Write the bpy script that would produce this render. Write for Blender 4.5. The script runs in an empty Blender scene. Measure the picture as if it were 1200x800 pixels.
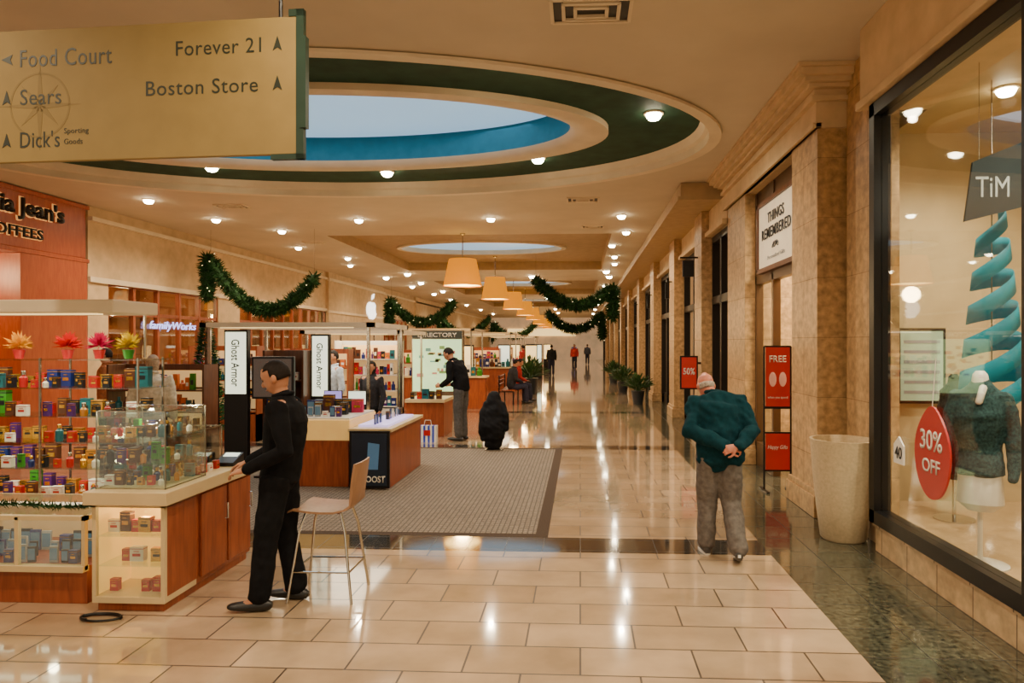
import bpy, bmesh, math, random
from mathutils import Vector, Matrix, noise
random.seed(7)
S=bpy.context.scene; COL=S.collection
pi=math.pi
V=Vector
# ------------------------------------------------------------------ materials
def _base(name):
    m=bpy.data.materials.new(name); m.use_nodes=True
    nt=m.node_tree; b=nt.nodes['Principled BSDF']; return m,nt,b
def M(name,c,rough=.5,metal=0,em=0,emc=None,amt=.10,scale=6,bump=0,coat=0,spec=None):
    m,nt,b=_base(name)
    tc=nt.nodes.new('ShaderNodeTexCoord'); n=nt.nodes.new('ShaderNodeTexNoise')
    n.inputs['Scale'].default_value=scale; n.inputs['Detail'].default_value=5
    nt.links.new(tc.outputs['Object'],n.inputs['Vector'])
    r=nt.nodes.new('ShaderNodeValToRGB')
    r.color_ramp.elements[0].position=.3; r.color_ramp.elements[1].position=.7
    r.color_ramp.elements[0].color=[max(0,x*(1-amt)) for x in c[:3]]+[1]
    r.color_ramp.elements[1].color=[min(1,x*(1+amt)) for x in c[:3]]+[1]
    nt.links.new(n.outputs['Fac'],r.inputs['Fac']); nt.links.new(r.outputs['Color'],b.inputs['Base Color'])
    b.inputs['Roughness'].default_value=rough; b.inputs['Metallic'].default_value=metal
    if spec is not None: b.inputs['Specular IOR Level'].default_value=spec
    if coat: b.inputs['Coat Weight'].default_value=coat; b.inputs['Coat Roughness'].default_value=.08
    if em:
        b.inputs['Emission Color'].default_value=list(emc or c)[:3]+[1]; b.inputs['Emission Strength'].default_value=em
    if bump:
        bp=nt.nodes.new('ShaderNodeBump'); bp.inputs['Strength'].default_value=bump; bp.inputs['Distance'].default_value=.01
        nt.links.new(n.outputs['Fac'],bp.inputs['Height']); nt.links.new(bp.outputs['Normal'],b.inputs['Normal'])
    return m
def TILE(name,c1,c2,mort,w,h,rough=.12,off=.5,ms=.004,nscale=3,var=.3,swap=False,coat=0,bl=.3):
    m,nt,b=_base(name)
    tc=nt.nodes.new('ShaderNodeTexCoord'); mp=nt.nodes.new('ShaderNodeMapping')
    nt.links.new(tc.outputs['Object'],mp.inputs['Vector'])
    if swap=='yz': mp.inputs['Rotation'].default_value=(0,pi/2,pi/2)
    if swap=='xz': mp.inputs['Rotation'].default_value=(-pi/2,0,0)
    br=nt.nodes.new('ShaderNodeTexBrick'); br.offset=off
    nt.links.new(mp.outputs['Vector'],br.inputs['Vector'])
    for k,v in (('Scale',1),('Mortar Size',ms),('Brick Width',w),('Row Height',h),('Mortar Smooth',.1),('Bias',0)): br.inputs[k].default_value=v
    br.inputs['Color1'].default_value=[*c1,1]; br.inputs['Color2'].default_value=[*c2,1]; br.inputs['Mortar'].default_value=[*mort,1]
    n=nt.nodes.new('ShaderNodeTexNoise'); n.inputs['Scale'].default_value=nscale; n.inputs['Detail'].default_value=8
    nt.links.new(tc.outputs['Object'],n.inputs['Vector'])
    rr=nt.nodes.new('ShaderNodeMapRange'); rr.inputs[1].default_value=.3; rr.inputs[2].default_value=.7; rr.inputs[3].default_value=1-var; rr.inputs[4].default_value=1+var
    nt.links.new(n.outputs['Fac'],rr.inputs[0])
    mx=nt.nodes.new('ShaderNodeMix'); mx.data_type='RGBA'; mx.blend_type='MULTIPLY'; mx.inputs[0].default_value=1
    nt.links.new(br.outputs['Color'],mx.inputs[6]); nt.links.new(rr.outputs[0],mx.inputs[7])
    nt.links.new(mx.outputs[2],b.inputs['Base Color'])
    r2=nt.nodes.new('ShaderNodeMapRange'); r2.inputs[3].default_value=rough; r2.inputs[4].default_value=min(1,rough+.35)
    nt.links.new(br.outputs['Fac'],r2.inputs[0]); nt.links.new(r2.outputs[0],b.inputs['Roughness'])
    bp=nt.nodes.new('ShaderNodeBump'); bp.invert=True; bp.inputs['Strength'].default_value=bl; bp.inputs['Distance'].default_value=.004
    nt.links.new(br.outputs['Fac'],bp.inputs['Height']); nt.links.new(bp.outputs['Normal'],b.inputs['Normal'])
    if coat: b.inputs['Coat Weight'].default_value=coat; b.inputs['Coat Roughness'].default_value=.05
    return m
def WOOD(name,c1,c2,rough=.35):
    m,nt,b=_base(name)
    tc=nt.nodes.new('ShaderNodeTexCoord'); mp=nt.nodes.new('ShaderNodeMapping'); mp.inputs['Scale'].default_value=(9,9,1.2)
    n=nt.nodes.new('ShaderNodeTexNoise'); n.inputs['Scale'].default_value=2.5; n.inputs['Detail'].default_value=7; n.inputs['Distortion'].default_value=.8
    r=nt.nodes.new('ShaderNodeValToRGB'); r.color_ramp.elements[0].position=.32; r.color_ramp.elements[1].position=.68
    r.color_ramp.elements[0].color=[*c1,1]; r.color_ramp.elements[1].color=[*c2,1]
    nt.links.new(tc.outputs['Object'],mp.inputs['Vector']); nt.links.new(mp.outputs['Vector'],n.inputs['Vector'])
    nt.links.new(n.outputs['Fac'],r.inputs['Fac']); nt.links.new(r.outputs['Color'],b.inputs['Base Color'])
    b.inputs['Roughness'].default_value=rough; return m
def GLASS(name,tint=(.95,1,.98),gl=.12):
    m,nt,b=_base(name); nt.nodes.remove(b); out=nt.nodes['Material Output']
    t=nt.nodes.new('ShaderNodeBsdfTransparent'); t.inputs[0].default_value=[*tint,1]
    g=nt.nodes.new('ShaderNodeBsdfGlossy'); g.inputs['Roughness'].default_value=.02
    lw=nt.nodes.new('ShaderNodeLayerWeight'); lw.inputs[0].default_value=.25
    mr=nt.nodes.new('ShaderNodeMapRange'); mr.inputs[3].default_value=gl*.4; mr.inputs[4].default_value=min(1,gl*4)
    nt.links.new(lw.outputs['Facing'],mr.inputs[0])
    mx=nt.nodes.new('ShaderNodeMixShader'); nt.links.new(mr.outputs[0],mx.inputs[0]); nt.links.new(t.outputs[0],mx.inputs[1]); nt.links.new(g.outputs[0],mx.inputs[2])
    nt.links.new(mx.outputs[0],out.inputs[0]); return m
ceilM=M('ceiling_paint',(.58,.48,.33),.75,amt=.07,scale=1.2)
creamM=M('cream_moulding',(.72,.59,.39),.6,amt=.06,scale=3)
wallM=M('wall_stucco',(.58,.41,.22),.75,amt=.12,scale=4,bump=.15)
greenM=M('green_ceiling_paint',(.022,.06,.035),.7,amt=.25,scale=4,spec=.2)
tealM=M('teal_shaft_paint',(.02,.13,.18),.7,amt=.1,em=.04,emc=(.02,.25,.35),spec=.2)
skyM=M('skylight_sky',(.22,.38,.5),.5,em=1.05,emc=(.32,.52,.72),amt=.1,scale=.6)
stoneM=TILE('sandstone_cladding',(.46,.28,.12),(.40,.24,.10),(.28,.17,.08),.9,.62,.4,0,.004,14,.35,'xz',bl=.1)
stoneYM=TILE('sandstone_cladding_side',(.46,.28,.12),(.40,.24,.10),(.28,.17,.08),.9,.62,.4,0,.004,14,.35,'yz',bl=.1)
baseT=TILE('sill_tile',(.55,.38,.2),(.48,.32,.16),(.15,.1,.06),.45,.4,.3,0,.006,10,.3,'yz')
floorM=TILE('floor_tile',(.49,.35,.215),(.39,.27,.16),(.05,.03,.018),.65,.337,.10,.5,.006,2.2,.22,coat=.9)
darkT=TILE('green_granite_tile',(.075,.068,.042),(.045,.046,.030),(.015,.013,.01),.4,.4,.12,0,.004,28,.85,coat=.35)
bandT=TILE('dark_band_tile',(.045,.038,.03),(.03,.026,.022),(.01,.01,.01),.33,.33,.08,0,.004,20,.5,coat=.8)
carpM=TILE('carpet_pattern',(.25,.195,.14),(.19,.145,.105),(.10,.078,.058),.05,.055,.95,0,.007,60,.45)
carpB=M('carpet_border',(.07,.048,.034),.95,amt=.4,scale=80,spec=.1)
woodM=WOOD('cherry_wood',(.20,.038,.010),(.33,.075,.018))
woodD=WOOD('dark_wood',(.07,.022,.008),(.13,.042,.015))
woodR=WOOD('sign_wood',(.30,.05,.012),(.40,.085,.02))
blackM=M('black_frame',(.008,.007,.007),.35,spec=.3)
metalM=M('brushed_metal',(.45,.40,.32),.25,1)
chromeM=M('chrome',(.6,.58,.52),.12,1)
counterM=M('cream_laminate',(.60,.45,.23),.35,amt=.05)
glassM=GLASS('clear_glass')
shopGl=GLASS('shop_window_glass',(.97,.99,.97),.07)
whiteM=M('white_plastic',(.66,.6,.5),.4,amt=.03)
lampE=M('lamp_lens',(1,.9,.7),.4,em=45,emc=(1,.86,.58),amt=0)
warmE=M('warm_light_panel',(1,.8,.4),.4,em=1.6,emc=(1,.68,.25),amt=.03)
coolE=M('cool_light_panel',(.8,.9,.8),.4,em=1.2,emc=(.85,.97,.78),amt=.03)
shadeM=M('lamp_shade_fabric',(.42,.12,.002),.8,em=.85,emc=(1,.33,.0),amt=.08,scale=20,spec=.1)
shadeB=M('lamp_diffuser',(1,.9,.5),.7,em=3,emc=(1,.58,.10),amt=.03)
signM=M('sign_cream',(.29,.205,.075),.6,amt=.06,spec=.2)
signGr=M('sign_green',(.02,.045,.03),.4)
roseM=M('faded_emblem',(.235,.165,.06),.6,amt=.05,spec=.2)
skinM=M('skin',(.42,.18,.09),.5,amt=.08,scale=12)
skinP=M('skin_pink',(.60,.21,.13),.5,amt=.15,scale=12)
red=M('red_print',(.42,.006,.006),.35); white=M('white_print',(.75,.7,.6),.4,amt=.03); dark=M('dark_print',(.010,.011,.014),.3)
blue=M('blue_print',(.008,.02,.14),.35); teal=M('teal_print',(.005,.11,.14),.35); green=M('green_print',(.03,.2,.01),.35)
gold=M('gold_print',(.75,.38,.05),.25,.8); pink=M('pink_print',(.45,.012,.07),.4); purple=M('violet_print',(.06,.01,.12),.35)
orange=M('orange_print',(.6,.12,.01),.4); amber=M('amber_glass',(.5,.18,.015),.1,coat=1); grey=M('grey_print',(.3,.3,.3),.4)
brown=M('brown_print',(.08,.022,.008),.35)
# ------------------------------------------------------------------ builders
PO={}
class B:
    def __init__(s): s.v=[];s.f=[];s.m=[]
    def add(s,vs,fs,m=0):
        o=len(s.v); s.v+= [V(p) for p in vs]; s.f+=[[i+o for i in f] for f in fs]; s.m+=[m]*len(fs); return s
    def box(s,x0,x1,y0,y1,z0,z1,m=0):
        return s.add([(x0,y0,z0),(x1,y0,z0),(x1,y1,z0),(x0,y1,z0),(x0,y0,z1),(x1,y0,z1),(x1,y1,z1),(x0,y1,z1)],
          [(0,3,2,1),(4,5,6,7),(0,1,5,4),(1,2,6,5),(2,3,7,6),(3,0,4,7)],m)
    def lathe(s,prof,c=(0,0,0),n=24,m=0,cap=True):
        vs=[];fs=[]
        for r,z in prof:
            for i in range(n):
                a=2*pi*i/n; vs.append((c[0]+r*math.cos(a),c[1]+r*math.sin(a),c[2]+z))
        for k in range(len(prof)-1):
            for i in range(n):
                j=(i+1)%n; fs.append((k*n+i,k*n+j,(k+1)*n+j,(k+1)*n+i))
        if cap: fs.append(tuple(reversed(range(n)))); fs.append(tuple(range((len(prof)-1)*n,len(prof)*n)))
        return s.add(vs,fs,m)
    def loft(s,pts,side=(1,0,0),n=14,m=0,rnd=.55):
        P=[V(p[0]) for p in pts]; R=[(p[1],p[2] if len(p)>2 else p[1]) for p in pts]
        d0=(P[1]-P[0]).normalized(); d1=(P[-1]-P[-2]).normalized()
        if rnd:
            P=[P[0]-d0*min(R[0])*rnd]+P+[P[-1]+d1*min(R[-1])*rnd]; R=[(R[0][0]*.55,R[0][1]*.55)]+R+[(R[-1][0]*.55,R[-1][1]*.55)]
        vs=[];fs=[];K=len(P); side=V(side)
        for k in range(K):
            d=(P[min(k+1,K-1)]-P[max(k-1,0)]).normalized()
            u=side-d*side.dot(d)
            if u.length<.05: u=d.orthogonal()
            u.normalize(); w=d.cross(u)
            for i in range(n):
                a=2*pi*i/n; vs.append(P[k]+u*math.cos(a)*R[k][0]+w*math.sin(a)*R[k][1])
        for k in range(K-1):
            for i in range(n):
                j=(i+1)%n; fs.append((k*n+i,k*n+j,(k+1)*n+j,(k+1)*n+i))
        fs.append(tuple(reversed(range(n)))); fs.append(tuple(range((K-1)*n,K*n)))
        return s.add(vs,fs,m)
    def tube(s,pts,r,n=8,m=0): return s.loft([(p,r) for p in pts],(.13,.2,.97) ,n,m,0)
    def prism(s,poly,plane,a,b,m=0):
        def q(p,t):
            return {'xz':(p[0],t,p[1]),'yz':(t,p[0],p[1]),'xy':(p[0],p[1],t)}[plane]
        n=len(poly); vs=[q(p,a) for p in poly]+[q(p,b) for p in poly]
        fs=[tuple(range(n)),tuple(reversed(range(n,2*n)))]+[(i,(i+1)%n,(i+1)%n+n,i+n) for i in range(n)]
        return s.add(vs,fs,m)
    def sph(s,c,r,n=10,m=0):
        rx,ry,rz=(r,r,r) if not hasattr(r,'__len__') else r
        vs=[];fs=[];K=n//2+1
        for k in range(1,K):
            t=pi*k/K
            for i in range(n):
                a=2*pi*i/n; vs.append((c[0]+rx*math.sin(t)*math.cos(a),c[1]+ry*math.sin(t)*math.sin(a),c[2]+rz*math.cos(t)))
        R=K-1
        vs+= [(c[0],c[1],c[2]+rz),(c[0],c[1],c[2]-rz)]
        for k in range(R-1):
            for i in range(n):
                j=(i+1)%n; fs.append((k*n+i,(k+1)*n+i,(k+1)*n+j,k*n+j))
        for i in range(n):
            j=(i+1)%n; fs.append((R*n,i,j)); fs.append((R*n+1,(R-1)*n+j,(R-1)*n+i))
        return s.add(vs,fs,m)
    def mesh(s,name,mats,off=V((0,0,0)),smooth=False,fix=True):
        me=bpy.data.meshes.new(name); me.from_pydata([p-off for p in s.v],[],s.f)
        for mt in mats: me.materials.append(mt)
        for p,mi in zip(me.polygons,s.m): p.material_index=mi
        if fix:
            bm=bmesh.new(); bm.from_mesh(me); bmesh.ops.recalc_face_normals(bm,faces=bm.faces); bm.to_mesh(me); bm.free()
        if smooth:
            me.shade_smooth(); me.set_sharp_from_angle(angle=math.radians(40))
        return me
    def obj(s,name,mats,parent=None,smooth=False,bevel=0,**props):
        if not isinstance(mats,(list,tuple)): mats=[mats]
        if parent: off=PO[parent.name]
        else:
            xs=[p.x for p in s.v];ys=[p.y for p in s.v];zs=[p.z for p in s.v]
            off=V(((min(xs)+max(xs))/2,(min(ys)+max(ys))/2,min(zs)))
        o=bpy.data.objects.new(name,s.mesh(name,mats,off,smooth)); COL.objects.link(o)
        if parent: o.parent=parent
        else: o.location=off
        PO[o.name]=off
        if bevel:
            md=o.modifiers.new('bevel','BEVEL'); md.width=bevel; md.segments=2; md.limit_method='ANGLE'
        for k,v in props.items(): o[k]=v
        return o
def st(b,name,mats,smooth=False,bevel=0): return b.obj(name,mats,None,smooth,bevel,kind='structure')
def sbox(name,mat,*a): return st(B().box(*a),name,[mat])
def T(name,loc,label,cat,rz=0,scale=1,group=None,local=False):
    e=bpy.data.objects.new(name,None); e.location=loc; e.rotation_euler=(0,0,rz); e.scale=(scale,)*3
    e.empty_display_size=.1; COL.objects.link(e); e['label']=label; e['category']=cat
    if group: e['group']=group
    PO[e.name]=V((0,0,0)) if local else V(loc)
    return e
def dup(o,loc=None,label=None,rz=None,scale=None):
    def cp(a,par):
        n=a.copy(); COL.objects.link(n); PO[n.name]=PO[a.name]
        if par: n.parent=par
        for c in a.children: cp(c,n)
        return n
    n=cp(o,None)
    if loc is not None: n.location=loc
    if rz is not None: n.rotation_euler=(0,0,rz)
    if scale is not None: n.scale=(scale,)*3 if not hasattr(scale,'__len__') else scale
    if label: n['label']=label
    return n
ROT={'cam':lambda x,y:V((x,0,y)),'px':lambda x,y:V((0,x,y)),'mx':lambda x,y:V((0,-x,y))}
NRM={'cam':V((0,-1,0)),'px':V((1,0,0)),'mx':V((-1,0,0))}
def text(s,parent,loc,face,w,h,mat,th=.004,bold=0,name='lettering',anchor='L',shear=0,space=1):
    cu=bpy.data.curves.new('t','FONT'); cu.body=s; cu.extrude=0; cu.offset=bold; cu.shear=shear; cu.resolution_u=3; cu.space_character=space
    o=bpy.data.objects.new('t',cu); COL.objects.link(o)
    dg=bpy.context.evaluated_depsgraph_get(); dg.update()
    me=bpy.data.meshes.new_from_object(o.evaluated_get(dg)); bpy.data.objects.remove(o)
    xs=[v.co.x for v in me.vertices];ys=[v.co.y for v in me.vertices]
    x0,x1,y0,y1=min(xs),max(xs),min(ys),max(ys)
    sy=h/(y1-y0); sx=w/(x1-x0) if w else sy
    W=(x1-x0)*sx; ox={'L':0,'C':-W/2,'R':-W}[anchor]
    loc=V(loc); off=PO[parent.name]; f=ROT[face]; nn=NRM[face]*th
    bm=bmesh.new(); bm.from_mesh(me)
    r=bmesh.ops.extrude_face_region(bm,geom=bm.faces[:]); ev={g for g in r['geom'] if isinstance(g,bmesh.types.BMVert)}
    for v in bm.verts:
        p=loc+f((v.co.x-x0)*sx+ox,(v.co.y-y0)*sy)-off
        if v in ev: p+=nn
        v.co=p
    bmesh.ops.recalc_face_normals(bm,faces=bm.faces)
    bm.to_mesh(me); bm.free(); me.materials.clear(); me.materials.append(mat)
    ob=bpy.data.objects.new(name,me); COL.objects.link(ob); ob.parent=parent; PO[ob.name]=off
    return ob
WCOL=(1,.80,.56)
def light(kind,loc,e,col=WCOL,size=.1,rot=None,name='light',**k):
    l=bpy.data.lights.new(name,kind); l.energy=e; l.color=col
    if kind=='AREA':
        l.shape='RECTANGLE'; l.size=size; l.size_y=k.get('sy',size)
    elif kind=='SPOT':
        l.spot_size=k.get('ang',2.7); l.spot_blend=.8; l.shadow_soft_size=size
    else: l.shadow_soft_size=size
    o=bpy.data.objects.new(name,l); o.location=loc
    if rot: o.rotation_euler=rot
    COL.objects.link(o); return o
# ------------------------------------------------------------------ camera / world
cam=bpy.data.cameras.new('camera'); co=bpy.data.objects.new('camera',cam); COL.objects.link(co)
co.location=(0,0,1.8); co.rotation_euler=(pi/2,0,math.atan(.05)); cam.lens=24; cam.sensor_width=36
cam.shift_x=-40/1200; cam.shift_y=2/1200; cam.clip_end=300; S.camera=co
w=bpy.data.worlds.new('world'); S.world=w; w.use_nodes=True
w.node_tree.nodes['Background'].inputs[0].default_value=(1,.80,.56,1); w.node_tree.nodes['Background'].inputs[1].default_value=.95
# ------------------------------------------------------------------ floor
xc=[-12.5,-5.8,-5.65,-.42,-.3,1.62,7]; yc=[-5,5.88,6.32,6.44,11.58,11.7,12.05,17.6,17.95,24,24.35,31,31.35,38,38.35,46,46.35,56,56.4,76]
b=B()
for i in range(len(xc)-1):
    for j in range(len(yc)-1):
        x0,x1,y0,y1=xc[i],xc[i+1],yc[j],yc[j+1]; cx=(x0+x1)/2; cy=(y0+y1)/2; m=0
        if cx>1.62: m=1
        elif abs(cy-6.1)<.1 : m=2
        elif cx<-.3 and cx>-5.8 and 6.32<cy<11.7:
            m=3 if (-5.65<cx<-.42 and 6.44<cy<11.58) else 4
        elif cx<-.3 and cx>-5.8 and 12.05<cy<17.6: m=0
        elif y1-y0<.45 and cy>11: m=2
        b.add([(x0,y0,0),(x1,y0,0),(x1,y1,0),(x0,y1,0)],[(0,1,2,3)],m)
fl=b.mesh('floor',[floorM,darkT,bandT,carpM,carpB]); fo=bpy.data.objects.new('floor',fl); COL.objects.link(fo); fo['kind']='structure'
# ------------------------------------------------------------------ ceiling
def hole_plate(b,x0,x1,y0,y1,cx,cy,a,bb,z,m=0,n=96):
    A=sorted([2*pi*i/n for i in range(n)]+[math.atan2((yy-cy)/bb,(xx-cx)/a)%(2*pi) for xx in(x0,x1) for yy in (y0,y1)])
    I=[];O=[]
    for t in A:
        dx,dy=a*math.cos(t),bb*math.sin(t); k=1e9
        if dx>1e-9:k=min(k,(x1-cx)/dx)
        if dx<-1e-9:k=min(k,(x0-cx)/dx)
        if dy>1e-9:k=min(k,(y1-cy)/dy)
        if dy<-1e-9:k=min(k,(y0-cy)/dy)
        I.append((cx+dx,cy+dy,z));O.append((cx+dx*k,cy+dy*k,z))
    N=len(A); b.add(I+O,[(i,(i+1)%N,(i+1)%N+N,i+N) for i in range(N)],m)
def ell(b,prof,cx,cy,m=0,n=96):
    vs=[];fs=[]
    for a,bb,z in prof:
        for i in range(n):
            t=2*pi*i/n; vs.append((cx+a*math.cos(t),cy+bb*math.sin(t),z))
    for k in range(len(prof)-1):
        for i in range(n):
            j=(i+1)%n; fs.append((k*n+i,k*n+j,(k+1)*n+j,(k+1)*n+i))
    b.add(vs,fs,m)
def disc(b,a,bb,z,cx,cy,m=0,n=96): b.add([(cx+a*math.cos(2*pi*i/n),cy+bb*math.sin(2*pi*i/n),z) for i in range(n)],[tuple(range(n))],m)
CZ=4.6; XL,XR=-12.5,7
b=B()
def plate(x0,x1,y0,y1,z=CZ,m=0): b.add([(x0,y0,z),(x1,y0,z),(x1,y1,z),(x0,y1,z)],[(0,1,2,3)],m)
plate(XL,XR,-5,6.0); cx0,cy0=-3.76,9.48
hole_plate(b,XL,XR,6.0,13.3,cx0,cy0,5.6,3.2,CZ)
def coffer(y0,y1,ys,x0=-6.6,x1=.8):
    plate(XL,x0,y0,y1); plate(x1,XR,y0,y1); z=4.9
    for (p,q) in (((x0,y0),(x1,y0)),((x1,y0),(x1,y1)),((x1,y1),(x0,y1)),((x0,y1),(x0,y0))):
        b.add([(p[0],p[1],CZ),(q[0],q[1],CZ),(q[0],q[1],z),(p[0],p[1],z)],[(0,1,2,3)],1)
    hole_plate(b,x0,x1,y0,y1,-3.2,ys,2.75,1.5,z,1)
ys=[(13.3,17.5,None),(17.5,26,22),(26,30.5,None),(30.5,39,35),(39,43.5,None),(43.5,52,48),(52,76,None)]
for y0,y1,c in ys:
    if c: coffer(y0,y1,c)
    else: plate(XL,XR,y0,y1)
me=b.mesh('ceiling',[ceilM,M('coffer_tan',(.40,.27,.13),.7)],fix=False); o=bpy.data.objects.new('ceiling',me); COL.objects.link(o); o['kind']='structure'
b=B()
ell(b,[(5.6,3.2,4.6),(5.66,3.24,4.585),(5.66,3.24,4.55),(5.5,3.1,4.55),(5.5,3.1,4.66),(5.44,3.05,4.68),(5.38,3.0,4.78)],cx0,cy0,0)
ell(b,[(5.38,3.0,4.78),(4.15,1.86,4.78)],cx0,cy0,1)
ell(b,[(4.15,1.86,4.78),(4.15,1.86,4.70),(3.95,1.72,4.68),(3.70,1.62,4.72),(3.62,1.56,4.80)],cx0,cy0,0)
ell(b,[(3.62,1.56,4.80),(3.62,1.56,5.18)],cx0,cy0,2)
disc(b,3.62,1.56,5.18,cx0,cy0,3)
for c in (22,35,48):
    ell(b,[(2.75,1.5,4.9),(2.75,1.5,4.85),(2.6,1.35,4.85),(2.6,1.35,5.0)],-3.2,c,0); disc(b,2.6,1.35,5.0,-3.2,c,3)
me=b.mesh('trim_1',[creamM,greenM,tealM,skyM],smooth=True,fix=False); o=bpy.data.objects.new('trim_1',me); COL.objects.link(o); o['kind']='structure'
light('AREA',(cx0,cy0,5.14),90,(.7,.85,1),6,sy=2.4,name='skylight_daylight')
# ------------------------------------------------------------------ downlights
dl=T('downlight',(0,0,0),'round recessed ceiling downlight with glowing lens','ceiling light',group='recessed ceiling downlights')
B().lathe([(.105,0),(.105,-.015),(.09,-.02),(.085,0)],n=20,cap=False).obj('trim_ring',creamM,dl,True)
B().lathe([(.082,-.004),(.080,-.04),(.06,-.07),(.02,-.082)],n=20).obj('lens',lampE,dl,True)  # lens enlarged into a hanging bowl to imitate the lamp's halo
pos=[(-.56,7.2,4.78),(.95,8.9,4.78),(-.68,10.95,4.78),(-3.35,11.7,4.78),(-6.2,11.2,4.78)]
for y in (15.0,19.5,24,28.5,33,38,43,49,56,64):
    for x in (-8.2,.9 if y<20 else 1.2): pos.append((x,y,CZ))
for y in (15.2,28.2,41.5,55,62):
    for x in (-5,-2): pos.append((x,y,CZ))
pos+=[(-7.4,16.6,CZ),(1.15,17.2,CZ),(-8.4,12.9,CZ),(-7.6,22,CZ),(1.1,22,CZ),(1.0,26.4,CZ),(-6.9,27,CZ),(-7.3,31,CZ),(-7.3,36,CZ)]
for i,p in enumerate(pos):
    sc=1.2 if p[2]>4.7 else 1.1 if p[1]<25 else 1.5
    if i==0: dl.location=p; dl.scale=(sc,)*3
    else: dup(dl,p,scale=sc)
for p in pos:
    light('SPOT',(p[0],p[1],p[2]-.13),270 if p[1]<40 else 380,WCOL,.05,name='downlight_beam')
for p in [(-1.2,3.0),(-4.5,3),(1.2,3),(-1.2,-.5),(-5,0),(1.2,0)]:
    dup(dl,(p[0],p[1],CZ)); light('SPOT',(p[0],p[1],CZ-.12),270,WCOL,.05,name='downlight_beam')
d=T('recessed_spotlight',(.81,4.72,CZ),'round recessed ceiling spotlight with reddish lens','ceiling light')
B().lathe([(.08,0),(.08,-.012),(.055,-.016)],(.81,4.72,CZ),20,cap=False).obj('trim_ring',whiteM,d,True)
B().lathe([(.055,-.003),(.02,-.006)],(.81,4.72,CZ),20).obj('lens',M('red_lens',(.6,.12,.05),.2,em=1.2,emc=(1,.3,.12)),d)
d=T('ceiling_speaker',(1.12,4.75,CZ),'small round tan ceiling speaker cover','speaker')
B().lathe([(.08,0),(.078,-.012),(.0,-.02)],(1.12,4.75,CZ),20,cap=False).obj('grille',M('tan_grille',(.22,.17,.08),.6),d,True)
def vent(x,y,s,n='air_vent'):
    d=T(n,(x,y,CZ),'rectangular slotted metal ceiling air vent','vent',group='ceiling air vents')
    q=B(); w_=s*.5; h_=s*.3
    for r in (1,.7,.4): 
        for a in (-1,1):
            q.box(x-w_*r,x+w_*r,y+a*h_*r-.015,y+a*h_*r+.015,CZ-.03*(1.3-r*.6),CZ); q.box(x+a*w_*r-.015,x+a*w_*r+.015,y-h_*r,y+h_*r,CZ-.03*(1.3-r*.6),CZ)
    q.obj('louvre_frame',creamM,d); B().box(x-w_*.98,x+w_*.98,y-h_*.98,y+h_*.98,CZ-.006,CZ-.001).obj('duct_plate',blackM,d)
vent(.09,5.75,.66); vent(.05,13.3,.6); vent(-7.1,13.6,.6); vent(.3,16.4,.5); vent(-7.4,18.6,.5)
# ------------------------------------------------------------------ left wall
LX=-10
b=B(); 
b.box(LX-.3,LX,13.4,76,3.1,CZ)
for y0,y1 in ((13.4,14.0),(18.4,19.6),(26.4,33.8),(39,41),(47,49),(56,76)): b.box(LX-.3,LX,y0,y1,0,3.1)
b.box(LX-.2,LX+.12,26.4,33.9,0,CZ,0)
b.box(LX-.2,LX+.1,40.7,48.7,3.3,CZ)
st(b,'wall_left',[wallM])
b=B()
b.box(LX,LX+.06,13.4,26.4,3.05,3.16); b.box(LX,LX+.10,13.4,26.4,4.3,4.38); b.box(LX+.1,LX+.2,26.3,34,4.25,4.36); b.box(LX+.1,LX+.16,26.3,34,3.0,3.1)
b.box(LX,LX+.10,34,76,4.25,4.34)
st(b,'trim_2',[creamM])
redwall=M('shop_red_wall',(.42,.15,.045),.6)
def leftshop(n,y0,y1):
    q=B(); k=max(2,int((y1-y0)/.75))
    for i in range(k+1):
        y=y0+(y1-y0)*i/k; q.box(LX-.12,LX-.02,y-.04,y+.04,0,3.1)
    for z in (.1,.9,2.45,3.06): q.box(LX-.11,LX-.03,y0,y1,z-.04,z+.04)
    q.box(LX-.08,LX-.07,y0,y1,0,3.1,1)
    st(q,'window_%d'%n,[woodM,glassM])
    q=B(); q.box(LX-2.45,LX-2.4,y0-.3,y1+.3,0,3.4)
    for z in (.5,1.0,1.5,2.0,2.5): q.box(LX-2.4,LX-2.05,y0,y1,z-.02,z+.02,1)
    st(q,'wall_left_shop',[redwall,woodM])
    q=B(); q.box(LX-2.4,LX-.3,y0-.3,y0-.25,0,3.3); q.box(LX-2.4,LX-.3,y1+.25,y1+.3,0,3.3); q.box(LX-2.4,LX-.3,y0-.3,y1+.3,3.3,3.4); st(q,'wall_left_shop_side',[redwall])
    light('POINT',(LX-1.2,(y0+y1)/2,2.9),120*(y1-y0)/5,(1,.66,.3),.2,name='shop_light')
leftshop(1,14.0,18.4); leftshop(2,19.6,26.4); leftshop(3,33.8,39); leftshop(4,41,47); leftshop(5,49,56)
b=B(); b.box(LX-.5,LX,-5,13.35,3.5,CZ-.02); st(b,'wall_left_shopfront',[woodR],bevel=.02)
b=B(); b.box(LX-.4,LX+.04,-5,13.4,3.42,3.5); b.box(LX-.4,LX+.04,-5,13.4,CZ-.1,CZ-.02); b.box(LX-.4,LX+.03,11.7,13.35,0,3.42); b.box(LX-.4,LX+.02,6.5,7.3,0,3.42); st(b,'trim_3',[woodR],bevel=.01)
cofM=M('coffee_wall',(.38,.12,.035),.6,amt=.3,scale=2)
sbox('wall_left_coffee',cofM,-12.5,-12.4,-5,13.4,0,3.5); sbox('wall_left_coffee_side',cofM,-12.4,-10.4,13.3,13.4,0,3.5); sbox('ceiling_coffee',cofM,-12.4,-10.5,-5,13.3,3.4,3.5)
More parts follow.
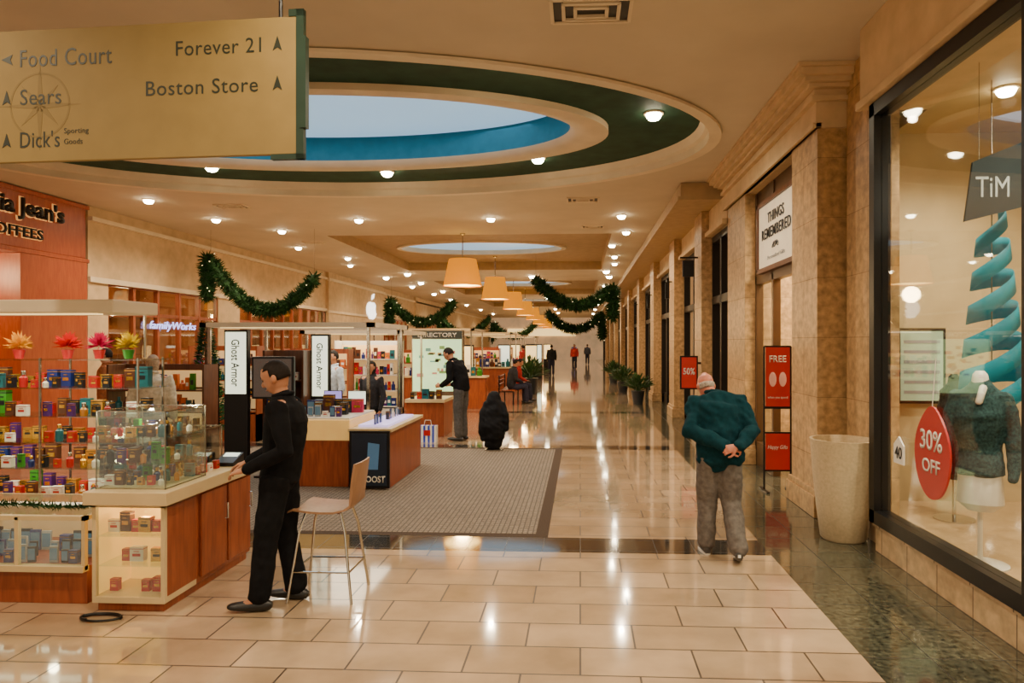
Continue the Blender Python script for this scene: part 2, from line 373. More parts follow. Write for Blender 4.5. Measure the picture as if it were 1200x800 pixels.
light('POINT',(-11.2,10.5,3.1),130,(1,.62,.3),.2,name='shop_light'); light('POINT',(-11.2,7,3.1),130,(1,.62,.3),.2,name='shop_light')
sg=T('shop_sign',(LX+.02,12,3.6),'dark raised lettering with warm glow on reddish wood fascia','sign')
cl=M('letter_glow',(.7,.35,.1),.4,em=.7,emc=(1,.45,.12))
text("Gloria Jean's",sg,(LX+.035,10.35,4.0),'px',2.35,.42,blackM,.03,.03); text("Gloria Jean's",sg,(LX+.01,10.33,3.98),'px',2.39,.46,cl,.012,.06,'letter_outline')
text("COFFEES",sg,(LX+.03,10.9,3.70),'px',1.3,.19,blackM,.02,.02); text("COFFEES",sg,(LX+.01,10.88,3.685),'px',1.34,.22,cl,.01,.05,'letter_outline')
sg=T('shop_sign',(LX+.05,16.3,2.1),'small glowing blue script shop sign on window','sign'); bl=M('blue_neon',(.2,.2,.8),.4,em=2.0,emc=(.5,.55,1))
text('familyWorks',sg,(LX+.02,15.35,2.08),'px',1.9,.24,bl,.02,.0,shear=.2)
sg=T('shop_logo_sign',(LX+.14,32.6,2.9),'glowing white bitten fruit emblem on the wall','sign')
pts=[]
for i in range(48):
    t=2*pi*i/48; x=math.cos(t)*.56; z=math.sin(t)*.5
    if z>0: z*=.95-.16*math.exp(-(x/.16)**2)
    else: z*=1-.12*math.exp(-(x/.13)**2); x*=1-.2*(-math.sin(t))**3
    dx,dz=x-.66,z-.08
    r=math.hypot(dx,dz)
    if r<.26: x,z=.66+dx/r*.26,.08+dz/r*.26
    pts.append((31.8+x*1.3,3.35+z*.9))
lg=M('white_glow',(.9,.9,.9),.4,em=2.5,emc=(1,.97,.9))
B().prism(pts,'yz',LX+.13,LX+.18).obj('fruit_shape',lg,sg)
B().prism([(31.82,3.85),(31.90,4.06),(32.2,4.16),(32.12,3.96)],'yz',LX+.13,LX+.18).obj('leaf_shape',lg,sg)
b=B(); b.box(XL,XR,75,75.3,0,CZ); st(b,'wall_end',[M('end_wall_added_glow',(.6,.42,.24),.6,amt=.4,scale=.6,em=.25,emc=(1,.7,.4))])  # emission added to the wall to brighten the far corridor end
sg=T('shop_sign',(-4,74.9,3),'lit storefront band at the corridor end','sign'); B().box(-8,-.5,74.8,74.95,2.6,3.4).obj('panel',warmE,sg)
# ------------------------------------------------------------------ right wall
WX=2.56
b=B(); b.box(WX,WX+.08,-5,6.06,0,.24); b.box(WX-.02,WX+.09,-5,6.08,.22,.25); st(b,'baseboard_right',[baseT])
b=B(); b.box(2.50,3.1,-5,6.25,3.88,CZ); b.box(2.47,2.52,-5,6.28,3.88,3.95); st(b,'wall_right',[wallM],bevel=.01)
b=B()
b.box(WX-.04,WX+.1,-5,6.1,.25,.36);b.box(WX-.04,WX+.1,-5,6.1,3.76,3.87)
b.box(WX-.04,WX+.1,6.0,6.10,.25,3.87);b.box(WX-.05,WX+.12,3.78,4.02,.25,3.87);b.box(WX-.04,WX+.1,1.6,1.7,.25,3.87)
b.box(WX+.02,WX+.03,-5,6,.36,3.76,1)
st(b,'window_6',[blackM,shopGl])
bwM=M('boutique_wall',(.50,.37,.19),.6,amt=.15,scale=2)
sbox('wall_boutique_back',bwM,5,5.1,-5,7.1,0,4.2); sbox('wall_boutique_side',bwM,2.8,5,7.02,7.1,0,4.2); sbox('floor_boutique',WOOD('boutique_floor',(.4,.26,.13),(.5,.33,.17)),2.66,5,-5,7.02,0,.22); sbox('ceiling_boutique',bwM,3.12,5,-5,7.02,3.9,4.0)
sbox('wall_right_return',stoneYM,2.72,2.79,6.12,7.12,0,CZ-.01)
for y in (2.2,4.2,5.8):
    dup(dl,(3.5,y,3.9),scale=.9); light('SPOT',(3.5,y,3.78),300,(1,.88,.66),.05,name='boutique_spot')
light('SPOT',(2.75,4.3,3.7),220,(1,.92,.75),.05,(.2,.05,0),ang=.9,name='window_fill_spot')  # added spot without a fixture, brightens the display window
def pil(n,y0,y1,x0,top,x1=3.3):
    q=B(); q.box(x0,x1,y0,y1,0,top); q.box(x0-.05,x1,y0-.05,y1+.05,0,.22,1); q.box(x0-.03,x1,y0-.03,y1+.03,.22,.28,1)
    o=st(q,'trim_%d'%n,[stoneM,stoneYM],bevel=.006)
    for p in o.data.polygons:
        if abs(p.normal.x)>.7 : p.material_index=1
        elif abs(p.normal.y)>.7: p.material_index=0
    return o
pil(4,7.2,8.05,2.45,4.1); pil(5,10.3,11.5,2.45,4.1)
b=B(); b.box(2.42,3.3,7.15,11.6,4.02,4.3)
for i,(dx,z0,z1) in enumerate(((.06,4.28,4.33),(.03,4.33,4.4),(.1,4.4,4.44),(.16,4.44,4.49),(.22,4.49,4.56),(.25,4.56,4.6))): b.box(2.42-dx,3.3,7.15-dx,11.6+dx,z0,z1)
b.box(2.39,2.48,7.15,11.6,4.02,4.07)
st(b,'trim_6',[wallM],bevel=.004)
b=B()
b.box(2.62,2.72,8.05,10.3,3.78,4.02)
for y in (8.05,9.35,10.22): b.box(2.6,2.7,y,y+.08,0,4.0)
b.box(2.6,2.7,8.05,10.3,2.66,2.8); b.box(2.6,2.7,9.4,10.3,0,.35)
b.box(2.645,2.65,9.4,10.25,.35,2.7,1)
b.box(2.645,2.65,9.9,10.25,2.8,3.8,1)
st(b,'door_1',[M('bronze_frame',(.10,.05,.02),.35,.4),shopGl],bevel=.004)
gwM=M('gift_wall',(.75,.57,.33),.6)
sbox('wall_gift_back',gwM,5.6,5.7,7.2,11.6,0,3.9); sbox('wall_gift_far',gwM,3.35,5.6,11.5,11.6,0,3.9); sbox('wall_gift_near',gwM,3.35,5.6,7.2,7.25,0,3.9); sbox('ceiling_gift',gwM,2.75,5.6,8.1,10.25,3.85,3.95)
light('AREA',(4,9,3.8),300,(1,.85,.6),1.5,sy=2,name='gift_shop_light')
sg=T('shop_sign',(2.6,9,2.82),'white shop sign board with black lettering in wooden frame','sign')
B().box(2.54,2.62,8.14,9.86,2.84,3.7).obj('board',M('sign_white',(.65,.54,.36),.4,em=.3,emc=(1,.82,.55)),sg,bevel=.01)
b=B()
for a in ((8.08,8.14,2.8,3.76),(9.86,9.92,2.8,3.76),(8.08,9.92,2.78,2.84),(8.08,9.92,3.7,3.76)): b.box(2.52,2.64,*a)
b.obj('frame',woodD,sg)
text('THINGS',sg,(2.535,9.38,3.42),'mx',.74,.14,dark,.008,.005,space=1.1); text('REMEMBERED',sg,(2.535,9.66,3.22),'mx',1.30,.14,dark,.008,.005,space=1.1)
B().tube([(2.536,9.02+.17*math.sin(t*.5)*(1-t/40),3.10+.035*math.cos(t*.9)) for t in range(24)],.008,6).obj('scroll_emblem',dark,sg)
text('Personalized Gifts',sg,(2.535,9.4,2.93),'mx',.8,.05,grey,.004,shear=.3)
bays=[(11.5,13.1),(13.9,16.6),(17.5,21.2),(22.2,26.4),(27.4,32),(33.1,38),(39.2,45),(46.3,52),(53.4,60),(61.5,75)]
glow=M('shopfront_glass_painted_glow',(.06,.028,.013),.12,em=.35,emc=(1,.5,.18),amt=.8,scale=1.6)  # lit shop interiors are painted into the panes as patchy emission
b=B(); n=7
for i,(y0,y1) in enumerate(bays):
    if i<len(bays)-1: pil(n,y1,bays[i+1][0],2.26 if i else 2.30,4.3); n+=1
    q=B(); q.box(2.64,2.68,y0,y1,.3,3.7,1); q.box(2.56,2.74,y0,y1,0,.3)
    k=max(2,int((y1-y0)/1.1))
    for j in range(k+1): q.box(2.50,2.70,y0+(y1-y0)*j/k-.05,y0+(y1-y0)*j/k+.05,0,3.8)
    for z in (2.6,3.75): q.box(2.50,2.70,y0,y1,z-.07,z+.07)
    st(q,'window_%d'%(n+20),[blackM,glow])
    b.box(2.44,3.3,y0,y1,3.8,4.3)
    b.box(2.36,2.46,y0,y1,3.8,3.88)
st(b,'wall_right_upper',[wallM])
b=B(); b.box(1.75,3.3,12.0,75,4.3,4.59); b.box(1.70,1.75,12,75,4.3,4.36); st(b,'trim_20',[M('soffit_tan',(.42,.28,.13),.6)])
d=T('projecting_sign',(2.1,13.6,3.0),'small dark projecting shop sign on iron bracket','sign')
B().box(1.95,2.30,13.48,13.52,3.46,3.49).obj('bracket',blackM,d); B().box(2.0,2.22,13.47,13.53,3.10,3.42).obj('board',dark,d,bevel=.01)
for y in (17.0,21.7,26.9): 
    d=T('projecting_sign',(2.1,y,3.0),'slim dark projecting shop sign on pilaster','sign'); B().box(2.14,2.26,y-.02,y+.02,3.3,3.33).box(2.10,2.20,y-.03,y+.03,2.9,3.3).obj('board',blackM,d)
d=T('poster_sign',(2.05,12.98,.9),'red framed sale poster fixed to stone pilaster','sign')
B().box(1.90,2.24,13.13,13.17,.92,1.56).obj('frame',blackM,d); B().box(1.93,2.21,13.12,13.13,.95,1.53).obj('print',M('sale_red',(.4,.012,.01),.4,em=.12,emc=(.8,.05,.03)),d)
text('50%',d,(1.96,13.12,1.2),'cam',.22,.13,white,.004,.02); B().box(2.2,2.31,13.14,13.16,1.4,1.44).box(2.2,2.31,13.14,13.16,1.0,1.04).obj('bracket',blackM,d)
# ------------------------------------------------------------------ hanging directional sign
hs=T('hanging_direction_sign',(-2.75,3.97,2.88),'tan hanging directional sign with dark green frame','sign',rz=-.055)
b=B(); b.box(-4.2,-1.63,3.95,3.98,2.90,3.70); b.obj('panel',signM,hs,bevel=.004)
b=B(); b.box(-1.645,-1.60,3.945,3.98,2.87,3.74); b.box(-1.69,-1.60,3.945,3.98,3.70,3.74); b.box(-1.62,-1.585,3.94,3.985,3.05,3.58); b.box(-1.8,-1.6,3.945,3.98,2.87,2.9)
b.obj('frame_end',signGr,hs)
for x in (-3.9,-1.75): B().tube([(x,3.97,3.7),(x,3.97,4.6)],.012).obj('hanging_rod',blackM,hs)
tx=M('sign_text_green',(.02,.028,.018),.5)
def tt(s,x,z,w_,h_): text(s,hs,(x,3.9495,z),'cam',w_,h_,tx,.0015,.0,space=1.06)
tt('Food Court',-3.40,3.475,.60,.105); tt('Sears',-3.40,3.245,.27,.095); tt("Dick's",-3.40,2.985,.26,.10)
tt('Sporting',-3.11,3.055,.16,.042); tt('Goods',-3.11,3.0,.12,.033)
tt('Forever 21',-2.39,3.50,.53,.088); tt('Boston Store',-2.58,3.27,.70,.088)
def arr(x,z,up=True):
    b=B()
    if up: b.prism([(x-.028,z),(x,z+.018),(x+.028,z),(x,z+.085)],'xz',3.9475,3.9495)
    else: b.prism([(x+.03,z+.075),(x+.015,z+.045),(x+.03,z+.01),(x-.045,z+.045)],'xz',3.9475,3.9495)
    b.obj('arrow',tx,hs)
arr(-3.48,3.48,False);arr(-3.49,3.25);arr(-3.49,2.99);arr(-1.76,3.505);arr(-1.76,3.275)
b=B(); cx_,cz_=-3.27,3.24
for k in range(8):
    a=k*pi/4; L=.27 if k%2==0 else .17
    b.prism([(cx_+L*math.cos(a),cz_+L*math.sin(a)),(cx_+.035*math.cos(a+.6),cz_+.035*math.sin(a+.6)),(cx_,cz_),(cx_+.035*math.cos(a-.6),cz_+.035*math.sin(a-.6))],'xz',3.949,3.951)
r0=.2
for i in range(40):
    a,a2=2*pi*i/40,2*pi*(i+1)/40
    b.prism([(cx_+r0*math.cos(a),cz_+r0*math.sin(a)),(cx_+r0*math.cos(a2),cz_+r0*math.sin(a2)),(cx_+(r0-.012)*math.cos(a2),cz_+(r0-.012)*math.sin(a2)),(cx_+(r0-.012)*math.cos(a),cz_+(r0-.012)*math.sin(a))],'xz',3.949,3.951)
b.obj('compass_emblem',roseM,hs)
# ------------------------------------------------------------------ pendant lamps
pl=T('pendant_lamp',(0,0,0),'large tapered amber drum pendant lamp on thin rod','pendant lamp',group='amber drum pendant lamps')
B().lathe([(.35,-.66),(.49,-1.34)],n=32,cap=False).obj('lamp_shade',shadeM,pl,True)
B().lathe([(.34,-.68),(.05,-.64)],n=32,cap=False).lathe([(.47,-1.32),(.02,-1.31)],n=32,cap=False).obj('diffuser',shadeB,pl)
B().tube([(0,0,-.64),(0,0,0)],.014).lathe([(.07,0),(.07,-.03),(.02,-.06)]).obj('rod',metalM,pl)
for i,y in enumerate((17.3,24.2,31.2,38.2,45.2,52.2,60,67)):
    p=(-3.0-.03*i,y,CZ+(.3 if any(a<y<c for a,c in ((17.5,26),(30.5,39),(43.5,52))) else 0))
    if i==0: pl.location=p
    else: dup(pl,p,scale=(1,1,1.15) if p[2]>4.7 else None)
    light('POINT',(p[0],p[1],3.0),110,(1,.68,.33),.2,name='pendant_glow')
# ------------------------------------------------------------------ garlands
leafM=M('fir_needles',(.012,.045,.009),.7,amt=.6,scale=9,spec=.2); tinyE=M('fairy_lights',(1,.8,.4),.4,em=3,emc=(1,.75,.35))
def garland(x0,x1,y,z0,z1,sag,r,tailx,tail,n=2600,seed=1):
    rd=random.Random(seed)
    e=T('garland',((x0+x1)/2,y,min(z0,z1)),'green fir garland swag with lights and drooping tail','garland',group='hanging fir garlands')
    b=B(); path=[]
    K=24
    for i in range(K+1):
        t=i/K; path.append(V((x0+(x1-x0)*t,y,z0+(z1-z0)*t-sag*4*t*(1-t))))
    end=path[0] if tailx<0 else path[-1]
    tp=[end+V((0.08*tailx,0,.05-tail*k/6)) for k in range(7)]
    b.loft([(p,r*.45) for p in path],n=8); b.loft([(p,r*.4) for p in tp],n=8)
    for i in range(n):
        if rd.random()<.74: q=rd.random()*K; P=path
        else: q=rd.random()*6; P=tp
        k=min(int(q),len(P)-2); c=P[k].lerp(P[k+1],q-k)
        d=V((rd.gauss(0,1),rd.gauss(0,1),rd.gauss(0,1))).normalized(); L=r*rd.uniform(.7,1.15)
        s_=d.orthogonal().normalized()*r*.09; a=c+d*r*.25; e2=c+d*L
        b.add([a-s_,a+s_,e2],[(0,1,2)])
        s2=d.cross(s_); b.add([a-s2,a+s2,e2+s_],[(0,1,2)])
    b.obj('foliage',leafM,e,kind='stuff')
    b=B()
    for i in range(26):
        P=path if rd.random()<.75 else tp; c=rd.choice(P); d=V((rd.gauss(0,1),rd.gauss(0,1),rd.gauss(0,1))).normalized()
        b.sph(c+d*r*.7+V((rd.uniform(-.05,.05),0,0)),.009+.0003*y,4)
    b.obj('fairy_lights',tinyE,e,kind='stuff')
    for p in (path[0],path[-1]): B().tube([p,(p.x,p.y,CZ)],.004,6).obj('hanging_wire',metalM,e)
garland(-9.1,-6.5,16.4,3.85,3.4,1.0,.25,-1,.95,3400,1)
garland(-1.4,.95,21.5,3.8,3.5,.65,.27,1,.95,3000,2)
garland(-8.4,-5.6,30,3.65,3.6,.9,.32,-1,1.1,2400,3)
garland(-9.0,-5.9,44,3.4,3.4,1.0,.36,-1,1.2,1600,4)
garland(-1.75,1.1,37,3.4,3.3,.8,.36,1,1.2,2000,5)
garland(-7.0,-3.6,55,3.3,3.4,1.0,.45,-1,1.3,1000,6)
# ------------------------------------------------------------------ product prototypes
PR={}
def addp(k,b,mats,label,cat,sm=False): PR[k]=(b.mesh(k,mats,smooth=sm),label,cat)
cols=[red,blue,teal,green,gold,pink,purple,orange,white,dark,brown]
nm=['red','blue','teal','green','gold','pink','violet','orange','white','black','brown']
for i,c in enumerate(cols):
    c2=gold if c in (red,dark,blue,purple,brown,pink) else (red if c is white else dark)
    w_,d_,h_=.055+.012*(i%3),.04,.08+.018*(i%4)
    b=B(); b.box(-w_/2,w_/2,-d_/2,d_/2,0,h_); b.box(-w_*.3,w_*.3,-d_/2-.001,-d_/2+.001,h_*.35,h_*.55,1); b.box(-w_/2-.001,w_/2+.001,-d_/2-.001,d_/2+.001,h_*.86,h_*.9,1); b.box(-w_*.2,w_*.2,-d_/2-.002,-d_/2,h_*.68,h_*.73,1)
    addp('carton_'+nm[i],b,[c,c2],nm[i]+' printed fragrance carton standing on a shelf','box')
for i,c in enumerate([amber,blue,red,teal,white,gold,amber,dark]):
    b=B(); h=.05+.012*(i%4)
    b.lathe([(.024,0),(.028,.01),(.028,h),(.012,h+.015),(.012,h+.022)],n=10); b.lathe([(.015,h+.022),(.015,h+.048),(.01,h+.053)],n=10,m=1)
    addp('bottle_%d'%i,b,[c,gold if i%2 else metalM],'small glass perfume bottle with metallic cap','bottle',True)
for i,c in enumerate([dark,blue,grey]):
    b=B(); b.box(-.03,.03,-.007,.007,0,.12); b.box(-.026,.026,-.0085,-.007,.018,.105,1); addp('phone_%d'%i,b,[c,M('phone_screen%d'%i,(.05,.10,.14),.15,em=.12,emc=(.3,.5,.6))],'slim mobile phone with bright screen','phone')
DK=['carton_black','carton_black','carton_black','carton_brown','carton_brown','carton_red','carton_gold','carton_violet','carton_blue','carton_white','carton_black','carton_teal','carton_white','carton_green']
BR=['carton_red','carton_white','carton_gold','carton_pink','carton_orange','carton_green','carton_blue','carton_teal']
BOT=[k for k in PR if k.startswith('bottle')]; PHO=[k for k in PR if k.startswith('phone')]
NAMES={'carton':'carton','bottle':'perfume_bottle','phone':'mobile_phone'}
def item(k,x,y,z,s=1,rz=0,group=None):
    me,l,c=PR[k]; o=bpy.data.objects.new(NAMES[k.split('_')[0]],me); COL.objects.link(o); o.location=(x,y,z); o.rotation_euler=(0,0,rz); o.scale=(s,)*3
    o['label']=l; o['category']=c
    if group: o['group']=group
    return o
def row(x0,x1,y,z,keys,step,s=1,group='goods on the shelf',axis='x',jit=.5,skip=.06):
    x=x0
    while x<=x1:
        if random.random()>skip:
            sc=s*random.uniform(.8,1.15)
            if axis=='x': item(random.choice(keys),x,y+random.uniform(-.006,.006),z,sc,random.uniform(-.2,.2)*jit,group)
            else: item(random.choice(keys),y,x,z,sc,pi/2+random.uniform(-.2,.2)*jit,group)
        x+=step*random.uniform(.95,1.2)
def bulk(b,x0,x1,y,z,w_,h_):
    x=x0
    while x<x1-w_:
        ww=w_*random.uniform(.6,1.2); hh=h_*random.uniform(.5,1.1); c=random.randrange(len(cols))
        if random.random()<.7: b.box(x,x+ww,y,y+w_*.6,z,z+hh,c); b.box(x+ww*.2,x+ww*.8,y-.003,y,z+hh*.3,z+hh*.6,random.choice((4,8,9)))
        else: b.lathe([(ww*.4,0),(ww*.45,hh*.6),(ww*.2,hh*.75),(ww*.2,hh)],(x+ww/2,y+w_*.3,z),8,c)
        x+=ww*1.12
# ------------------------------------------------------------------ kiosk 1
lamM=M('warm_display_back',(.8,.5,.15),.5,em=.7,emc=(1,.52,.08))
k1=T('display_counter',(-3.02,5.0,0),'cherry wood kiosk counter with lit glass end display','counter')
b=B(); b.box(-3.27,-2.77,4.80,5.6,.06,.72); b.box(-3.25,-2.79,4.45,5.58,0,.06); b.obj('body',woodM,k1,bevel=.004)
b=B(); b.box(-3.31,-2.73,4.38,5.64,.72,.81); b.obj('worktop',counterM,k1,bevel=.006)
b=B(); b.box(-3.27,-2.77,4.42,4.8,.06,.1); 
for x in (-3.27,-2.795): b.box(x,x+.025,4.42,4.45,.1,.72)
b.box(-2.79,-2.77,4.45,4.8,.1,.72,1); b.box(-3.27,-2.77,4.42,4.8,.70,.72); b.box(-3.245,-2.795,4.78,4.8,.1,.7,2); b.box(-3.27,-3.255,4.45,4.8,.1,.7,2)
b.obj('display_niche',[counterM,woodM,lamM],k1)
B().box(-3.245,-2.795,4.43,4.436,.1,.7).obj('glass_panel',glassM,k1)
for z in (.3,.5): B().box(-3.245,-2.795,4.45,4.78,z-.005,z+.005).obj('shelf',glassM,k1)
for y0 in (4.84,5.22):
    d=B().box(-2.768,-2.75,y0,y0+.35,.1,.7).obj('door',woodM,k1,bevel=.004)
    B().tube([(-2.74,y0+.31,.45),(-2.72,y0+.31,.45),(-2.72,y0+.31,.57),(-2.74,y0+.31,.57)],.006).obj('handle',chromeM,d)
light('POINT',(-3.02,4.6,.66),3.5,(1,.66,.26),.04,name='case_light')
for z in (.1,.305,.505): row(-3.2,-2.84,4.56,z,['carton_red','carton_white','carton_gold','carton_red','carton_brown'],.07,1.2,'boxed goods in lit end display')
gc=T('glass_showcase',(-3.02,4.7,.81),'clear glass countertop showcase full of perfumes','display case')
b=B(); x0,x1,y0,y1,z0,z1=-3.29,-2.80,4.48,4.98,.81,1.34; t_=.007
for x in(x0,x1-t_):
    for y in (y0,y1-t_): b.box(x,x+t_,y,y+t_,z0,z1)
for z in (z0,z1-t_):
    for x in (x0,x1-t_): b.box(x,x+t_,y0,y1,z,z+t_)
    for y in (y0,y1-t_): b.box(x0,x1,y,y+t_,z,z+t_)
b.obj('frame',metalM,gc)
b=B(); b.box(x0,x1,y0,y0+.004,z0,z1);b.box(x0,x1,y1-.004,y1,z0,z1);b.box(x0,x0+.004,y0,y1,z0,z1);b.box(x1-.004,x1,y0,y1,z0,z1);b.box(x0,x1,y0,y1,z1-.004,z1); b.obj('glass_panel',glassM,gc)
for z in (.97,1.15): B().box(x0+.01,x1-.01,y0+.02,y1-.02,z,z+.005).obj('shelf',glassM,gc)
light('POINT',(-3.04,4.7,1.32),5,(1,.85,.6),.03,name='case_light')
for z in (.824,.976,1.156):
    for y in (4.56,4.72,4.88): row(-3.24,-2.84,y,z,BOT+DK,.07,.8,'perfumes in the countertop case')
g2=T('glass_showcase',(-3.1,5.3,.81),'low glass countertop case with perfume testers','display case')
b=B(); X0,X1,Y0,Y1,Z0,Z1=-3.28,-2.98,5.05,5.55,.81,1.12
for x in(X0,X1-.008):
    for y in (Y0,Y1-.008): b.box(x,x+.008,y,y+.008,Z0,Z1)
for z in (Z0,Z1-.008):
    for x in (X0,X1-.008): b.box(x,x+.008,Y0,Y1,z,z+.008)
    for y in (Y0,Y1-.008): b.box(X0,X1,y,y+.008,z,z+.008)
b.obj('frame',metalM,g2); B().box(X1-.004,X1,Y0,Y1,Z0,Z1).box(X0,X1,Y0,Y0+.004,Z0,Z1).box(X0,X1,Y0,Y1,Z1-.004,Z1).obj('glass_panel',glassM,g2)
row(5.1,5.5,-3.06,.823,BOT+DK,.07,.9,'testers in low glass case',axis='y'); row(5.1,5.5,-3.18,.823,BOT+DK,.07,1.2,'testers in low glass case',axis='y')
d=T('cash_terminal',(-2.86,5.42,.81),'black card payment terminal on the counter','terminal'); B().prism([(5.34,.81),(5.52,.81),(5.52,.9),(5.34,.84)],'yz',-2.94,-2.78).obj('body',blackM,d,bevel=.005); B().prism([(5.40,.853),(5.50,.893),(5.50,.897),(5.40,.857)],'yz',-2.92,-2.80).obj('screen',coolE,d)
row(5.0,5.3,-2.88,.81,['carton_red','carton_white','carton_green'],.09,.8,'small boxes on the counter',axis='y')
lc=T('low_display_case',(-3.95,4.9,0),'low cherry wood display case with lit phones','display case')
B().box(-4.7,-3.4,4.55,5.25,0,.26).obj('body',woodM,lc,bevel=.004)
b=B()
for x in (-4.7,-3.9,-3.42): b.box(x,x+.025,4.52,4.55,.24,.60)
b.box(-4.7,-3.395,4.52,4.56,.58,.61); b.box(-4.7,-3.395,4.5,4.56,.23,.27); b.box(-3.42,-3.395,4.52,5.25,.58,.61); b.box(-4.7,-3.4,5.23,5.25,.26,.6,1)
b.obj('frame',[counterM,M('pale_case_back',(.6,.4,.2),.5,em=.2,emc=(1,.6,.25))],lc); B().box(-4.7,-3.4,4.525,4.53,.27,.58).box(-4.7,-3.4,4.56,5.23,.6,.606).obj('glass_panel',glassM,lc)
light('POINT',(-3.8,4.75,.55),2,(1,.8,.5),.03,name='case_light')
for y in (4.62,4.75,4.9): row(-4.6,-3.5,y,.262,PHO+['phone_0','carton_blue'],.075,.95+.25*(y-4.62)/.13*.5,'phones in low display case')
garl=T('fir_strand',(-3.95,4.62,.61),'green artificial fir strand laid along case edge','garland'); b=B()
for i in range(900):
    x=random.uniform(-4.7,-3.42); c=V((x,4.66+.03*math.sin(x*9),.65)); d=V((random.gauss(0,1),random.gauss(0,1),random.gauss(0,.6))).normalized()*.05; s_=d.orthogonal().normalized()*.005
    if c.z+d.z<.612: d.z=abs(d.z)
    b.add([c-s_,c+s_,c+d],[(0,1,2)])
b.obj('foliage',leafM,garl,kind='stuff')
ts=T('display_shelving',(-4.4,5.5,0),'tall glass shelving unit stocked with boxed perfumes','shelving')
for x in (-5.2,-4.38,-3.56):
    for y in (5.33,5.66): B().box(x-.007,x+.007,y-.007,y+.007,.55,1.68).obj('upright',metalM,ts)
B().box(-5.3,-3.45,5.3,5.7,0,.5).box(-5.32,-3.43,5.28,5.72,.5,.55).obj('base_cabinet',woodM,ts)
shg=GLASS('shelf_glass',(.85,.97,.92),.2)
SZ=(.78,.99,1.20,1.43,1.66)
for z in SZ: B().box(-5.25,-3.52,5.31,5.68,z,z+.008).obj('shelf',shg,ts)
light('AREA',(-4.3,5.2,1.98),9,(1,.87,.65),1.6,(.5,0,0),sy=.1,name='case_light')
for z in (.55,)+tuple(q+.008 for q in SZ[:4]):
    row(-5.0,-3.58,5.38,z,BOT+DK,.095,.95,'perfumes on tall glass shelving',skip=.15); row(-5.0,-3.58,5.56,z,DK+['carton_gold','carton_red'],.10,1.3,'perfumes on tall glass shelving',skip=.08)
    light('AREA',(-4.4,5.45,z+.19),2.6,(1,.85,.6),1.5,sy=.1,name='shelf_light')
cn=T('kiosk_canopy',(-4.4,5.3,0),'cream slab canopy on slim posts with downlights','canopy')
B().box(-5.6,-3.5,4.95,5.5,2.03,2.13).obj('canopy_slab',creamM,cn,bevel=.01)
B().box(-5.3,-3.7,5.05,5.12,2.02,2.03).obj('light_strip',warmE,cn)
for x in (-4.9,-3.6): B().tube([(x,5.48,1.68),(x,5.48,2.04)],.012).obj('post',metalM,cn)
light('AREA',(-4.4,5.2,2.01),6,(1,.78,.45),1.6,sy=.2,name='canopy_light')
def flower(x,y,z,colM,kind,lab):
    d=T('flower_pot',(x,y,z),lab,'flowers',group='flower arrangements on shelving'); B().lathe([(.03,0),(.045,.07),(.048,.075),(.04,.075)],(x,y,z),16).obj('pot',green if kind=='y' else red,d,True)
    b=B()
    for i in range(150):
        a=random.uniform(0,2*pi); e=random.uniform(-.3,1.5); D=V((math.cos(a)*math.cos(e),math.sin(a)*math.cos(e),math.sin(e))); L=random.uniform(.06,.13)
        c=V((x,y,z+.11)); s_=D.orthogonal().normalized()*.008; b.add([c,c+D*L*.6-s_,c+D*L,c+D*L*.6+s_],[(0,1,2,3)])
    b.obj('petals',colM,d)
goldP=M('gold_petal',(.55,.22,.005),.5,spec=.2); redP=M('red_petal',(.45,.003,.003),.6,spec=.1); pinkP=M('pink_petal',(.38,.005,.05),.6,spec=.1); yelP=M('yellow_petal',(.5,.34,.004),.6,spec=.1)
flower(-4.66,5.45,1.672,goldP,'g','golden leafy arrangement in red pot'); flower(-4.24,5.45,1.672,redP,'r','red poinsettia in small red pot'); flower(-3.97,5.45,1.672,pinkP,'r','pink feathery flowers in red pot'); flower(-3.72,5.45,1.672,yelP,'y','yellow flowers in green pot')
d=B().tube([(-3.12+.13*math.cos(t*.3),4.30+.06*math.sin(t*.3),.009+.0003*t) for t in range(36)],.008,8).obj('power_cable',blackM,None,True); d['label']='coiled black power cable lying on tile floor'; d['category']='cable'
# ------------------------------------------------------------------ kiosk 2
k2=T('kiosk_counter',(-3.25,8.9,0),'cherry wood kiosk counter with cream lit top','counter')
B().box(-3.62,-2.9,8.42,9.5,0,.58).obj('body',woodM,k2,bevel=.005); B().box(-3.64,-2.88,8.40,9.5,.58,.84).obj('lit_fascia',M('cream_glow',(.75,.48,.16),.4,em=.3,emc=(1,.58,.15)),k2,bevel=.01)
B().box(-3.6,-2.9,8.44,9.5,.84,.86).obj('worktop',whiteM,k2)
row(-3.55,-3.0,8.6,.86,PHO+['carton_blue','carton_white','carton_violet'],.09,1.1,'phones on lit counter')
row(-3.55,-3.0,8.85,.86,PHO+['carton_violet','carton_white','carton_black'],.10,1.5,'phones on lit counter')
row(-3.55,-3.0,9.15,.86,DK+BR,.12,1.9,'boxes on lit counter')
tv=T('display_screen',(-4.1,9.0,0),'large dark flat screen on black stand','screen'); B().box(-4.42,-3.84,8.98,9.04,1.05,1.62).obj('bezel',blackM,tv,bevel=.01); B().box(-4.39,-3.87,8.975,8.98,1.08,1.59).obj('screen',M('dark_screen',(.05,.012,.008),.12,coat=1),tv); B().box(-4.18,-4.08,9.0,9.06,.03,1.05).box(-4.35,-3.91,8.9,9.15,0,.03).obj('stand',blackM,tv)
